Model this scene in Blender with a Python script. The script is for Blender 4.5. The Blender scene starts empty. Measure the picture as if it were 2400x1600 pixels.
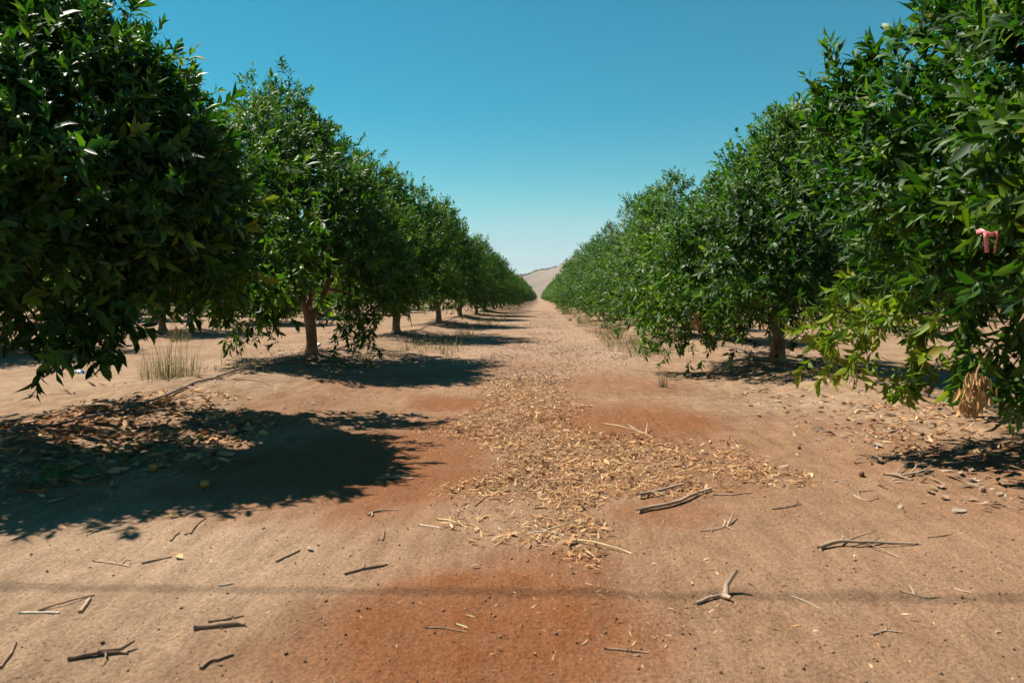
import bpy, math
import numpy as np
from mathutils import Vector, Matrix

S = bpy.context.scene
COL = S.collection
RNG = np.random.default_rng(11)

# ------------------------------------------------------------------ camera, sky, sun, exposure
CAM_H = 0.93
FPX = 1640.0                                    # focal length in pixels of the 2400 px wide photograph
YAW = math.atan(63 / FPX)                       # the lane's vanishing point lies right of the centre
PITCH = math.atan(103 / FPX)
cam_d = bpy.data.cameras.new('camera')
cam_d.sensor_width = 36.0
cam_d.lens = FPX / 2400 * 36
cam_d.clip_start = 0.05
cam_d.clip_end = 30000
cam_d.dof.use_dof = True
cam_d.dof.focus_distance = 8.0
cam_d.dof.aperture_fstop = 5.6
cam = bpy.data.objects.new('camera', cam_d)
COL.objects.link(cam)
cam.location = (0, 0, CAM_H)
cam.rotation_euler = (math.pi / 2 - PITCH, 0, YAW)
S.camera = cam
CAM_M = cam.rotation_euler.to_matrix()

SUN = Vector((-0.62, 0.34, 1.0)).normalized()    # towards the sun
SUN_EL = math.asin(SUN.z)
SUN_ROT = math.atan2(SUN.x, SUN.y)
world = bpy.data.worlds.new('World')
S.world = world
world.use_nodes = True
wn, wl = world.node_tree.nodes, world.node_tree.links
sky = wn.new('ShaderNodeTexSky')
sky.sky_type = 'NISHITA'
sky.sun_disc = False
sky.sun_elevation = SUN_EL
sky.sun_rotation = SUN_ROT
sky.air_density = 1.0
sky.dust_density = 0.0
sky.ozone_density = 3.0
tint = wn.new('ShaderNodeMix')
tint.data_type = 'RGBA'
tint.blend_type = 'MULTIPLY'
tint.inputs[0].default_value = 1.0
tint.inputs[7].default_value = (0.72, 1.02, 1.0, 1)
wl.new(sky.outputs[0], tint.inputs[6])
hsv = wn.new('ShaderNodeHueSaturation')
hsv.inputs['Saturation'].default_value = 1.36
wl.new(tint.outputs[2], hsv.inputs['Color'])
# thin high cloud low over the horizon
wtc = wn.new('ShaderNodeTexCoord')
wmp = wn.new('ShaderNodeMapping')
wmp.inputs['Scale'].default_value = (3.0, 3.0, 26.0)
wl.new(wtc.outputs['Generated'], wmp.inputs[0])
wnz = wn.new('ShaderNodeTexNoise')
wnz.inputs['Scale'].default_value = 1.6
wnz.inputs['Detail'].default_value = 4
wl.new(wmp.outputs[0], wnz.inputs['Vector'])
wsp = wn.new('ShaderNodeSeparateXYZ')
wl.new(wtc.outputs['Generated'], wsp.inputs[0])
wlo = wn.new('ShaderNodeMapRange')
wlo.interpolation_type = 'SMOOTHSTEP'
wlo.inputs[1].default_value, wlo.inputs[2].default_value, wlo.inputs[3].default_value, wlo.inputs[4].default_value = 0.0, 0.17, 1.0, 0.0
wl.new(wsp.outputs[2], wlo.inputs[0])
wcl = wn.new('ShaderNodeMapRange')
wcl.interpolation_type = 'SMOOTHSTEP'
wcl.inputs[1].default_value, wcl.inputs[2].default_value, wcl.inputs[3].default_value, wcl.inputs[4].default_value = 0.36, 0.60, 0.55, 1.0
wl.new(wnz.outputs[0], wcl.inputs[0])
wmu = wn.new('ShaderNodeMath')
wmu.operation = 'MULTIPLY'
wl.new(wlo.outputs[0], wmu.inputs[0])
wl.new(wcl.outputs[0], wmu.inputs[1])
wmx = wn.new('ShaderNodeMix')
wmx.data_type = 'RGBA'
wmx.inputs[7].default_value = (3.3, 5.0, 6.3, 1)
wl.new(wmu.outputs[0], wmx.inputs[0])
grade = wn.new('ShaderNodeMix')
grade.data_type = 'RGBA'
grade.blend_type = 'MULTIPLY'
grade.inputs[0].default_value = 1.0
grade.inputs[7].default_value = (1.4, 1.1, 0.83, 1)
wl.new(hsv.outputs[0], grade.inputs[6])
wl.new(grade.outputs[2], wmx.inputs[6])
wl.new(wmx.outputs[2], wn['Background'].inputs[0])
wn['Background'].inputs[1].default_value = 0.052

sun_d = bpy.data.lights.new('sun', 'SUN')
sun_d.energy = 5.0
sun_d.angle = math.radians(0.5)
sun_d.color = (1.0, 0.93, 0.82)
sun_o = bpy.data.objects.new('sun', sun_d)
COL.objects.link(sun_o)
sun_o.location = (0, 0, 30)
sun_o.rotation_euler = (-SUN).to_track_quat('-Z', 'Y').to_euler()

S.view_settings.view_transform = 'Standard'
S.view_settings.look = 'None'
S.view_settings.exposure = 1.15
S.view_settings.gamma = 1.0
S.view_settings.use_curve_mapping = False
S.render.engine = 'CYCLES'
S.cycles.max_bounces = 4
S.cycles.diffuse_bounces = 2
S.cycles.glossy_bounces = 2
S.cycles.transmission_bounces = 3
S.cycles.transparent_max_bounces = 4

# ------------------------------------------------------------------ helpers
def ray(px, py):
    d = CAM_M @ Vector(((px - 1200) / FPX, (800 - py) / FPX, -1.0))
    return d

def at(px, py, y):
    """the point at distance y down the lane seen at a pixel of the photograph"""
    d = ray(px, py)
    k = y / d.y
    return np.array((d.x * k, y, CAM_H + d.z * k))

def on_ground(px, py):
    d = ray(px, py)
    z = 0.0
    for _ in range(12):
        k = (z - CAM_H) / d.z
        x, y = d.x * k, d.y * k
        z = 0.6 * float(ground_z(np.array([x]), np.array([y]))[0]) + 0.4 * z
    return np.array((x, y, float(ground_z(np.array([x]), np.array([y]))[0])))

def hash3(i, j, k, seed):
    h = (i.astype(np.int64) * 374761393 + j.astype(np.int64) * 668265263 + k.astype(np.int64) * 2147483647 + seed * 974711) & 0xffffffff
    h = ((h ^ (h >> 13)) * 1274126177) & 0xffffffff
    h = ((h ^ (h >> 16)) * 2246822519) & 0xffffffff
    return ((h ^ (h >> 15)) & 0xffff) / 32767.5 - 1.0

def noise3(x, y, z, seed=0):
    x, y, z = np.broadcast_arrays(np.asarray(x, float), np.asarray(y, float), np.asarray(z, float))
    i, j, k = np.floor(x).astype(np.int64), np.floor(y).astype(np.int64), np.floor(z).astype(np.int64)
    fx, fy, fz = x - i, y - j, z - k
    u, v, w = fx * fx * (3 - 2 * fx), fy * fy * (3 - 2 * fy), fz * fz * (3 - 2 * fz)
    r = 0
    for a in (0, 1):
        for b in (0, 1):
            for c in (0, 1):
                r = r + hash3(i + a, j + b, k + c, seed) * (u if a else 1 - u) * (v if b else 1 - v) * (w if c else 1 - w)
    return r

def noise2(x, y, seed=0):
    x, y = np.broadcast_arrays(np.asarray(x, float), np.asarray(y, float))
    i, j = np.floor(x).astype(np.int64), np.floor(y).astype(np.int64)
    fx, fy = x - i, y - j
    u, v = fx * fx * (3 - 2 * fx), fy * fy * (3 - 2 * fy)
    k = np.zeros_like(i)
    return (hash3(i, j, k, seed) * (1 - u) * (1 - v) + hash3(i + 1, j, k, seed) * u * (1 - v)
            + hash3(i, j + 1, k, seed) * (1 - u) * v + hash3(i + 1, j + 1, k, seed) * u * v)

def sstep(a, b, x):
    t = np.clip((x - a) / (b - a), 0, 1)
    return t * t * (3 - 2 * t)

def unit(v):
    return v / np.maximum(np.linalg.norm(v, axis=-1, keepdims=True), 1e-9)

def mesh_data(name, verts, faces, mat=None, smooth=True, attrs=None):
    verts = np.ascontiguousarray(verts, dtype=np.float32).reshape(-1, 3)
    faces = np.ascontiguousarray(faces, dtype=np.int32)
    k = faces.shape[1]
    me = bpy.data.meshes.new(name)
    me.vertices.add(len(verts))
    me.vertices.foreach_set('co', verts.ravel())
    me.loops.add(faces.size)
    me.loops.foreach_set('vertex_index', faces.ravel())
    me.polygons.add(len(faces))
    me.polygons.foreach_set('loop_start', np.arange(0, faces.size, k, dtype=np.int32))
    if smooth:
        me.polygons.foreach_set('use_smooth', np.ones(len(faces), dtype=bool))
    for an, av in (attrs or {}).items():
        a = me.attributes.new(an, 'FLOAT', 'POINT')
        a.data.foreach_set('value', np.ascontiguousarray(av, dtype=np.float32))
    me.update(calc_edges=True)
    if mat:
        me.materials.append(mat)
    return me

def link(name, me, parent=None, loc=None):
    o = bpy.data.objects.new(name, me)
    COL.objects.link(o)
    if parent is not None:
        o.parent = parent
    if loc is not None:
        o.location = loc
    return o

def tag(o, label=None, cat=None, group=None, kind=None):
    if label: o['label'] = label
    if cat: o['category'] = cat
    if group: o['group'] = group
    if kind: o['kind'] = kind
    return o

def empty(name, loc):
    o = bpy.data.objects.new(name, None)
    o.empty_display_size = 0.1
    COL.objects.link(o)
    o.location = loc
    return o

class Tubes:
    """collects tapered tubes into quads"""
    def __init__(self):
        self.v, self.f, self.n = [], [], 0
    def add(self, pts, rad, seg=7, rough=0.0, seed=0, cap=True):
        pts = np.asarray(pts, float)
        m = len(pts)
        rad = np.broadcast_to(np.asarray(rad, float), (m,)) if np.ndim(rad) else np.full(m, float(rad))
        t = unit(np.gradient(pts, axis=0))
        ref = np.array((0, 0, 1.0)) if abs(t[:, 2]).mean() < 0.8 else np.array((1.0, 0, 0))
        a = unit(np.cross(t, ref))
        b = np.cross(t, a)
        ang = np.linspace(0, 2 * math.pi, seg, endpoint=False)
        ring = a[:, None, :] * np.cos(ang)[None, :, None] + b[:, None, :] * np.sin(ang)[None, :, None]
        rr = rad[:, None] * np.ones((1, seg))
        if rough:
            q = pts[:, None, :] + ring * rad[:, None, None]
            rr = rr * (1 + rough * noise3(q[..., 0] * 22 + seed, q[..., 1] * 22, q[..., 2] * 9, 5))
        v = pts[:, None, :] + ring * rr[..., None]
        base = self.n
        self.v.append(v.reshape(-1, 3))
        i, j = np.meshgrid(np.arange(m - 1), np.arange(seg), indexing='ij')
        j2 = (j + 1) % seg
        f = np.stack((i * seg + j, i * seg + j2, (i + 1) * seg + j2, (i + 1) * seg + j), -1).reshape(-1, 4)
        self.f.append(f + base)
        self.n += m * seg
        if cap:
            for e, row in ((0, 0), (1, m - 1)):
                self.v.append(pts[row][None] + (t[row] * rad[row] * (0.25 if e else -0.25))[None])
                c = self.n
                self.n += 1
                k = base + row * seg + np.arange(seg)
                k2 = base + row * seg + (np.arange(seg) + 1) % seg
                self.f.append(np.stack((k, k2, np.full(seg, c), np.full(seg, c)), -1) if not e else np.stack((k2, k, np.full(seg, c), np.full(seg, c)), -1))
        return self
    def mesh(self, name, mat, off=(0, 0, 0)):
        v = np.concatenate(self.v) - np.asarray(off)
        f = np.concatenate(self.f)
        tri = f[:, 2] == f[:, 3]
        q = f[~tri]
        t = np.concatenate((q[:, [0, 1, 2]], q[:, [0, 2, 3]], f[tri][:, :3]))
        return mesh_data(name, v, t, mat)

# ------------------------------------------------------------------ materials
def new_mat(name):
    m = bpy.data.materials.new(name)
    m.use_nodes = True
    nt = m.node_tree
    return m, nt, nt.nodes, nt.links, nt.nodes['Principled BSDF']

def ramp(nodes, stops):
    r = nodes.new('ShaderNodeValToRGB')
    e = r.color_ramp.elements
    while len(e) < len(stops):
        e.new(0.5)
    for el, (p, c) in zip(e, stops):
        el.position = p
        el.color = (*c, 1)
    return r

def noise_node(nodes, links, scale, detail=4, rough=0.55, vec=None):
    n = nodes.new('ShaderNodeTexNoise')
    n.inputs['Scale'].default_value = scale
    n.inputs['Detail'].default_value = detail
    n.inputs['Roughness'].default_value = rough
    if vec is not None:
        links.new(vec, n.inputs['Vector'])
    return n

def mixc(nodes, links, fac, a, b, blend='MIX'):
    m = nodes.new('ShaderNodeMix')
    m.data_type = 'RGBA'
    m.blend_type = blend
    for val, idx in ((fac, 0), (a, 6), (b, 7)):
        if hasattr(val, 'is_output') or hasattr(val, 'links'):
            links.new(val, m.inputs[idx])
        elif idx == 0:
            m.inputs[0].default_value = val
        else:
            m.inputs[idx].default_value = (*val, 1)
    return m.outputs[2]

def mathn(nodes, links, op, a, b=None, c=None, clamp=False):
    m = nodes.new('ShaderNodeMath')
    m.operation = op
    m.use_clamp = clamp
    for i, val in enumerate((a, b, c)):
        if val is None: continue
        if hasattr(val, 'links'): links.new(val, m.inputs[i])
        else: m.inputs[i].default_value = val
    return m.outputs[0]

def attr(nodes, name):
    a = nodes.new('ShaderNodeAttribute')
    a.attribute_name = name
    return a.outputs['Fac']

def leaf_material():
    m, nt, n, l, bs = new_mat('citrus_leaf')
    tone = attr(n, 'tone')
    dust = attr(n, 'dust')
    geo = n.new('ShaderNodeNewGeometry')
    info = n.new('ShaderNodeObjectInfo')
    rnd = mathn(n, l, 'FRACT', mathn(n, l, 'ADD', geo.outputs['Random Per Island'], info.outputs['Random']))
    t = mathn(n, l, 'ADD', tone, mathn(n, l, 'MULTIPLY', mathn(n, l, 'SUBTRACT', rnd, 0.5), 0.30), clamp=True)
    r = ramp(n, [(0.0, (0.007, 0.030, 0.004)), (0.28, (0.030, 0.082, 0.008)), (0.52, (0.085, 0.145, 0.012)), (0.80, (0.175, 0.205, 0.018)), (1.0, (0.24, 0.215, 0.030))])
    l.new(t, r.inputs[0])
    colr = mixc(n, l, dust, r.outputs[0], (0.20, 0.25, 0.17))
    l.new(colr, bs.inputs['Base Color'])
    bs.inputs['Roughness'].default_value = 0.50
    bs.inputs['Specular IOR Level'].default_value = 0.26
    tr = n.new('ShaderNodeBsdfTranslucent')
    tc = mixc(n, l, 1.0, colr, (1.25, 1.75, 0.40), 'MULTIPLY')
    l.new(tc, tr.inputs['Color'])
    ms = n.new('ShaderNodeMixShader')
    ms.inputs[0].default_value = 0.35
    l.new(bs.outputs[0], ms.inputs[1])
    l.new(tr.outputs[0], ms.inputs[2])
    l.new(ms.outputs[0], n['Material Output'].inputs['Surface'])
    return m

def dry_material(name, stops, rough=0.75, translucent=0.12):
    m, nt, n, l, bs = new_mat(name)
    geo = n.new('ShaderNodeNewGeometry')
    info = n.new('ShaderNodeObjectInfo')
    rnd = mathn(n, l, 'FRACT', mathn(n, l, 'ADD', geo.outputs['Random Per Island'], info.outputs['Random']))
    r = ramp(n, stops)
    l.new(rnd, r.inputs[0])
    tc = n.new('ShaderNodeTexCoord')
    nz = noise_node(n, l, 60, 3, vec=tc.outputs['Object'])
    rr = ramp(n, [(0.3, (0.72, 0.72, 0.72)), (0.7, (1.1, 1.1, 1.1))])
    l.new(nz.outputs[0], rr.inputs[0])
    c = mixc(n, l, 1.0, r.outputs[0], rr.outputs[0], 'MULTIPLY')
    l.new(c, bs.inputs['Base Color'])
    bs.inputs['Roughness'].default_value = rough
    bs.inputs['Specular IOR Level'].default_value = 0.3
    if translucent:
        tr = n.new('ShaderNodeBsdfTranslucent')
        l.new(c, tr.inputs['Color'])
        ms = n.new('ShaderNodeMixShader')
        ms.inputs[0].default_value = translucent
        l.new(bs.outputs[0], ms.inputs[1])
        l.new(tr.outputs[0], ms.inputs[2])
        l.new(ms.outputs[0], n['Material Output'].inputs['Surface'])
    return m

def wood_material(name, dark, light, scale=30, bump=0.5):
    m, nt, n, l, bs = new_mat(name)
    tc = n.new('ShaderNodeTexCoord')
    mp = n.new('ShaderNodeMapping')
    l.new(tc.outputs['Object'], mp.inputs[0])
    nz = noise_node(n, l, scale, 6, 0.65, mp.outputs[0])
    nz2 = noise_node(n, l, scale * 0.2, 3, 0.5, mp.outputs[0])
    r = ramp(n, [(0.3, dark), (0.72, light)])
    l.new(mathn(n, l, 'MULTIPLY_ADD', nz2.outputs[0], 0.6, mathn(n, l, 'MULTIPLY', nz.outputs[0], 0.45)), r.inputs[0])
    l.new(r.outputs[0], bs.inputs['Base Color'])
    bs.inputs['Roughness'].default_value = 0.85
    bs.inputs['Specular IOR Level'].default_value = 0.2
    bp = n.new('ShaderNodeBump')
    bp.inputs['Strength'].default_value = bump
    bp.inputs['Distance'].default_value = 0.0022
    l.new(nz.outputs[0], bp.inputs['Height'])
    l.new(bp.outputs[0], bs.inputs['Normal'])
    return m

def plain_material(name, col, rough=0.6, var=0.25, scale=40, spec=0.3):
    m, nt, n, l, bs = new_mat(name)
    tc = n.new('ShaderNodeTexCoord')
    nz = noise_node(n, l, scale, 4, vec=tc.outputs['Object'])
    r = ramp(n, [(0.3, tuple(c * (1 - var) for c in col)), (0.7, tuple(min(1, c * (1 + var)) for c in col))])
    l.new(nz.outputs[0], r.inputs[0])
    l.new(r.outputs[0], bs.inputs['Base Color'])
    bs.inputs['Roughness'].default_value = rough
    bs.inputs['Specular IOR Level'].default_value = spec
    bp = n.new('ShaderNodeBump')
    bp.inputs['Strength'].default_value = 0.25
    bp.inputs['Distance'].default_value = 0.003
    l.new(nz.outputs[0], bp.inputs['Height'])
    l.new(bp.outputs[0], bs.inputs['Normal'])
    return m

def ground_material():
    m, nt, n, l, bs = new_mat('orchard_soil')
    tc = n.new('ShaderNodeTexCoord')
    P = tc.outputs['Object']
    red = attr(n, 'red')
    pale = attr(n, 'pale')
    chip = attr(n, 'chips')
    big = noise_node(n, l, 0.9, 5, 0.6, P)
    mid = noise_node(n, l, 7.0, 5, 0.62, P)
    fine = noise_node(n, l, 75.0, 5, 0.7, P)
    grit = noise_node(n, l, 260.0, 3, 0.7, P)
    base = ramp(n, [(0.36, (0.168, 0.101, 0.058)), (0.50, (0.237, 0.150, 0.091)), (0.64, (0.300, 0.200, 0.128))])
    l.new(mathn(n, l, 'MULTIPLY_ADD', mid.outputs[0], 0.5, mathn(n, l, 'MULTIPLY', big.outputs[0], 0.5)), base.inputs[0])
    c = mixc(n, l, mathn(n, l, 'MULTIPLY', pale, 0.75), base.outputs[0], (0.300, 0.202, 0.130))
    smp = n.new('ShaderNodeMapping')
    smp.inputs['Scale'].default_value = (14.0, 2.6, 4.0)
    smp.inputs['Rotation'].default_value = (0, 0, 0.25)
    l.new(P, smp.inputs[0])
    streak = noise_node(n, l, 1.0, 5, 0.6, smp.outputs[0])
    sr = ramp(n, [(0.36, (0.84, 0.82, 0.80)), (0.5, (1.0, 1.0, 1.0)), (0.64, (1.12, 1.12, 1.12))])
    l.new(streak.outputs[0], sr.inputs[0])
    c = mixc(n, l, 1.0, c, sr.outputs[0], 'MULTIPLY')
    rf = mathn(n, l, 'MULTIPLY', red, mathn(n, l, 'MULTIPLY_ADD', mid.outputs[0], 0.8, 0.55), clamp=True)
    c = mixc(n, l, rf, c, (0.168, 0.058, 0.019))
    # shredded litter too far away to pick apart
    vz = n.new('ShaderNodeTexVoronoi')
    vz.inputs['Scale'].default_value = 28.0
    l.new(P, vz.inputs['Vector'])
    vr = ramp(n, [(0.0, (0.173, 0.096, 0.058)), (0.4, (0.256, 0.160, 0.099)), (0.75, (0.320, 0.214, 0.144)), (1.0, (0.397, 0.294, 0.211))])
    sp = n.new('ShaderNodeSeparateColor')
    l.new(vz.outputs['Color'], sp.inputs[0])
    l.new(sp.outputs[0], vr.inputs[0])
    c = mixc(n, l, mathn(n, l, 'MULTIPLY', chip, 0.8), c, vr.outputs[0])
    # grit and small dark specks
    gr = ramp(n, [(0.36, (0.34, 0.32, 0.30)), (0.44, (0.80, 0.79, 0.78)), (0.52, (1.02, 1.02, 1.02)), (0.58, (1.20, 1.20, 1.21)), (0.66, (1.6, 1.6, 1.62))])
    l.new(mathn(n, l, 'MULTIPLY_ADD', grit.outputs[0], 0.45, mathn(n, l, 'MULTIPLY', fine.outputs[0], 0.55)), gr.inputs[0])
    c = mixc(n, l, 1.0, c, gr.outputs[0], 'MULTIPLY')
    l.new(c, bs.inputs['Base Color'])
    bs.inputs['Roughness'].default_value = 0.95
    bs.inputs['Specular IOR Level'].default_value = 0.1
    h = mathn(n, l, 'ADD', mathn(n, l, 'MULTIPLY_ADD', streak.outputs[0], 0.016, mathn(n, l, 'MULTIPLY', mid.outputs[0], 0.022)), mathn(n, l, 'ADD', mathn(n, l, 'MULTIPLY', fine.outputs[0], 0.013), mathn(n, l, 'MULTIPLY', grit.outputs[0], 0.0035)))
    bp = n.new('ShaderNodeBump')
    bp.inputs['Strength'].default_value = 0.8
    bp.inputs['Distance'].default_value = 1.0
    l.new(h, bp.inputs['Height'])
    l.new(bp.outputs[0], bs.inputs['Normal'])
    return m

M_LEAF = leaf_material()
M_BARK = wood_material('citrus_bark', (0.130, 0.073, 0.040), (0.390, 0.240, 0.140), 26, 0.7)
M_TWIG = wood_material('green_twig', (0.032, 0.038, 0.013), (0.077, 0.083, 0.032), 60, 0.2)
M_STICK = wood_material('weathered_stick', (0.200, 0.124, 0.083), (0.500, 0.355, 0.249), 45, 0.6)
M_STICKD = wood_material('dark_stick', (0.109, 0.064, 0.043), (0.335, 0.211, 0.139), 45, 0.6)
M_STICKP = wood_material('bleached_stick', (0.218, 0.147, 0.090), (0.384, 0.288, 0.192), 50, 0.4)
M_STRAW = wood_material('straw', (0.384, 0.262, 0.108), (0.553, 0.430, 0.230), 60, 0.2)
M_STRAWP = wood_material('pale_straw', (0.445, 0.368, 0.276), (0.599, 0.522, 0.415), 60, 0.2)
M_LITTER = dry_material('dry_leaf_litter', [(0.0, (0.11, 0.050, 0.021)), (0.14, (0.25, 0.117, 0.046)), (0.36, (0.42, 0.205, 0.078)), (0.62, (0.53, 0.288, 0.116)), (0.78, (0.32, 0.200, 0.120)), (0.9, (0.60, 0.372, 0.170)), (1.0, (0.70, 0.50, 0.30))])
M_LITTERG = dry_material('grey_leaf_litter', [(0.0, (0.128, 0.074, 0.045)), (0.3, (0.230, 0.150, 0.099)), (0.65, (0.307, 0.221, 0.160)), (1.0, (0.410, 0.333, 0.262))])
M_LITTERW = dry_material('brown_leaf_litter', [(0.0, (0.16, 0.07, 0.028)), (0.3, (0.30, 0.14, 0.055)), (0.65, (0.42, 0.22, 0.095)), (1.0, (0.56, 0.36, 0.17))])
M_LITTERP = dry_material('pinkish_leaf_litter', [(0.0, (0.15, 0.085, 0.055)), (0.3, (0.27, 0.165, 0.105)), (0.65, (0.36, 0.24, 0.165)), (1.0, (0.48, 0.36, 0.27))])
M_DEAD = dry_material('dead_hanging_leaf', [(0.0, (0.327, 0.164, 0.057)), (0.5, (0.537, 0.307, 0.115)), (1.0, (0.652, 0.432, 0.211))])
M_HOSE = plain_material('drip_hose', (0.090, 0.083, 0.080), 0.55, 0.35, 12)
M_STAKE = plain_material('stake', (0.035, 0.03, 0.03), 0.6)
M_GRASS = dry_material('dry_green_grass', [(0.0, (0.102, 0.109, 0.032)), (0.5, (0.218, 0.198, 0.070)), (1.0, (0.333, 0.282, 0.141))], 0.7, 0.25)
M_GRASSB = dry_material('brown_grass', [(0.0, (0.102, 0.058, 0.032)), (0.5, (0.192, 0.122, 0.064)), (1.0, (0.294, 0.211, 0.115))], 0.7, 0.2)
M_SEED = dry_material('seed_head', [(0.0, (0.269, 0.192, 0.090)), (1.0, (0.422, 0.333, 0.192))], 0.8, 0.3)
M_WEED = dry_material('weed_leaf', [(0.0, (0.032, 0.077, 0.013)), (0.6, (0.064, 0.122, 0.019)), (1.0, (0.141, 0.166, 0.032))], 0.5, 0.25)
M_CLOD = dry_material('soil_clod', [(0.0, (0.090, 0.048, 0.027)), (0.5, (0.173, 0.099, 0.058)), (1.0, (0.256, 0.173, 0.109))], 0.95, 0.0)
M_FRUITG = plain_material('green_fruit', (0.07, 0.13, 0.02), 0.4, 0.2, 120, 0.5)
M_FRUITO = plain_material('orange_fruit', (0.397, 0.160, 0.013), 0.45, 0.15, 120, 0.5)
M_FRUITY = plain_material('yellow_fruit', (0.422, 0.282, 0.019), 0.45, 0.15, 120, 0.5)
M_FRUITB = plain_material('dried_fruit', (0.13, 0.06, 0.035), 0.8, 0.4, 60)
M_RIBBON = plain_material('pink_ribbon', (0.666, 0.200, 0.200), 0.4, 0.08, 20, 0.5)
M_BLUE = plain_material('blue_scrap', (0.05, 0.16, 0.30), 0.5, 0.2)
M_WHITE = plain_material('white_scrap', (0.461, 0.448, 0.422), 0.5, 0.1)
M_WIRE = plain_material('cable', (0.03, 0.03, 0.03), 0.6)
M_GROUND = ground_material()

# ------------------------------------------------------------------ where the trees stand
ROW_L, ROW_R = -3.24, 3.12
ROWS = [ROW_L, ROW_R, -9.6, 9.5, -16.0, 15.9, -22.4, 22.3]
left_y = [4.55, 9.82, 16.05, 22.6, 29.2] + [29.2 + 6.35 * k for k in range(1, 80)]
right_y = [3.55, 9.27, 15.35, 21.3, 27.2] + [27.2 + 6.2 * k for k in range(1, 82)]

# ------------------------------------------------------------------ ground
def ground_z(x, y):
    x = np.asarray(x, float)
    y = np.asarray(y, float)
    z = np.zeros(np.broadcast(x, y).shape)
    fade = 1 - sstep(60, 220, np.abs(y))
    for i, xr in enumerate(ROWS):
        w = 0.72 + 0.15 * noise2(y * 0.45, 0 * y + i, 31)
        hgt = 0.125 + 0.055 * noise2(y * 0.42 + 3.1 * i, 0 * y, 32) + 0.02 * noise2(y * 1.5, 0 * y + i, 33)
        u = (x - xr) / w
        z = z + hgt * np.exp(-u * u) * fade
        # lip of soil thrown up beside the berm
        z = z + 0.025 * np.exp(-((np.abs(x - xr) - 1.15) / 0.22) ** 2) * (0.5 + noise2(x * 1.2, y * 0.8, 34)) * fade
    near = 1 - sstep(25, 60, np.hypot(x, y))
    z = z + near * (0.018 * noise2(x * 0.9, y * 0.9, 41) + 0.009 * noise2(x * 2.6, y * 2.6, 42))
    n8 = 1 - sstep(9, 16, np.hypot(x, y))
    z = z + n8 * (0.0065 * noise2(x * 7, y * 6, 43) + 0.0045 * noise2(x * 13, y * 12, 44) * (0.4 + 0.6 * (noise2(x * 1.1, y * 1.1, 46) > -0.1)) + 0.0026 * noise2(x * 24, y * 23, 45))
    return z

def g1(x, y):
    return float(ground_z(np.array([x]), np.array([y]))[0])

def axis(lo, hi, step, far_lo, far_hi, grow):
    core = list(np.arange(lo, hi, step))
    up, s, v = [], step, core[-1]
    while v < far_hi:
        s *= grow
        v += s
        up.append(v)
    dn, s, v = [], step, core[0]
    while v > far_lo:
        s *= grow
        v -= s
        dn.append(v)
    return np.array(dn[::-1] + core + up)

gx = axis(-3.4, 3.4, 0.036, -5000, 5000, 1.055)
gy = axis(1.4, 7.5, 0.034, -5000, 9000, 1.032)
GX, GY = np.meshgrid(gx, gy, indexing='ij')
GZ = ground_z(GX, GY)
def ground_z(x, y):
    """height of the finished ground sheet"""
    x, y = np.asarray(x, float), np.asarray(y, float)
    i = np.clip(np.searchsorted(gx, x) - 1, 0, len(gx) - 2)
    j = np.clip(np.searchsorted(gy, y) - 1, 0, len(gy) - 2)
    fx, fy = (x - gx[i]) / (gx[i + 1] - gx[i]), (y - gy[j]) / (gy[j + 1] - gy[j])
    return GZ[i, j] * (1 - fx) * (1 - fy) + GZ[i + 1, j] * fx * (1 - fy) + GZ[i, j + 1] * (1 - fx) * fy + GZ[i + 1, j + 1] * fx * fy

def blob(x, y, cx, cy, rx, ry, edge=0.55, seed=0):
    d = np.hypot((x - cx) / rx, (y - cy) / ry) + 0.30 * noise2(x * 1.7, y * 1.7, 60 + seed) + 0.13 * noise2(x * 5, y * 5, 61 + seed)
    return 1 - sstep(1 - edge, 1 + edge, d)

def gp(px, py):
    d = ray(px, py)
    k = -CAM_H / d.z
    return d.x * k, d.y * k

red = np.zeros_like(GX)
for (px, py, rx, ry, s) in [(1150, 1470, 0.50, 0.46, 1.0), (1300, 1330, 0.30, 0.25, .8), (1000, 1560, .5, .2, .8), (860, 1090, 0.75, 0.95, .9), (1040, 1020, 0.5, .7, .8), (1480, 985, 0.75, 0.95, 0.9),
                            (1420, 900, 0.8, 1.2, .55), (1560, 1200, .25, .3, .7), (1690, 1130, 0.25, 0.5, .5), (100, 1020, .5, .45, .7), (1700, 800, 1.0, 2.0, .45), (1070, 945, .45, .5, .9), (1600, 1130, .5, .5, .4),
                            (640, 1190, .35, .3, .5), (1900, 1100, .4, .4, .25)]:
    cx, cy = gp(px, py)
    red = np.maximum(red, 0.9 * s * blob(GX, GY, cx, cy, rx, ry, seed=int(px)))
red = np.maximum(red, 0.35 * sstep(0.15, 0.6, noise2(GX * 0.5, GY * 0.3, 70)) * (np.abs(GX) < 2.4))
pale = np.zeros_like(GX)
for (px, py, rx, ry, s) in [(1130, 1220, .35, .38, 1), (800, 1230, .6, .3, .8), (2250, 1350, .8, .7, .9), (500, 1300, 1.1, .45, .9), (780, 1330, .5, .3, .9), (300, 1450, .7, .3, .5), (2100, 1500, .6, .3, .6), (1060, 905, .5, .7, .8), (250, 880, 1.6, 2, .5), (1900, 1250, .6, .6, .5)]:
    cx, cy = gp(px, py)
    pale = np.maximum(pale, s * blob(GX, GY, cx, cy, rx, ry, seed=int(px) + 7))
lane = (np.abs(GX + 0.1) < 1.45 + 0.25 * noise2(GX * 0, GY * 0.4, 71)).astype(float)
chips = np.clip(lane * sstep(7.0, 12.0, GY) * (0.75 + 0.5 * noise2(GX * 1.1, GY * 0.7, 72)), 0, 1)
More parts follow.
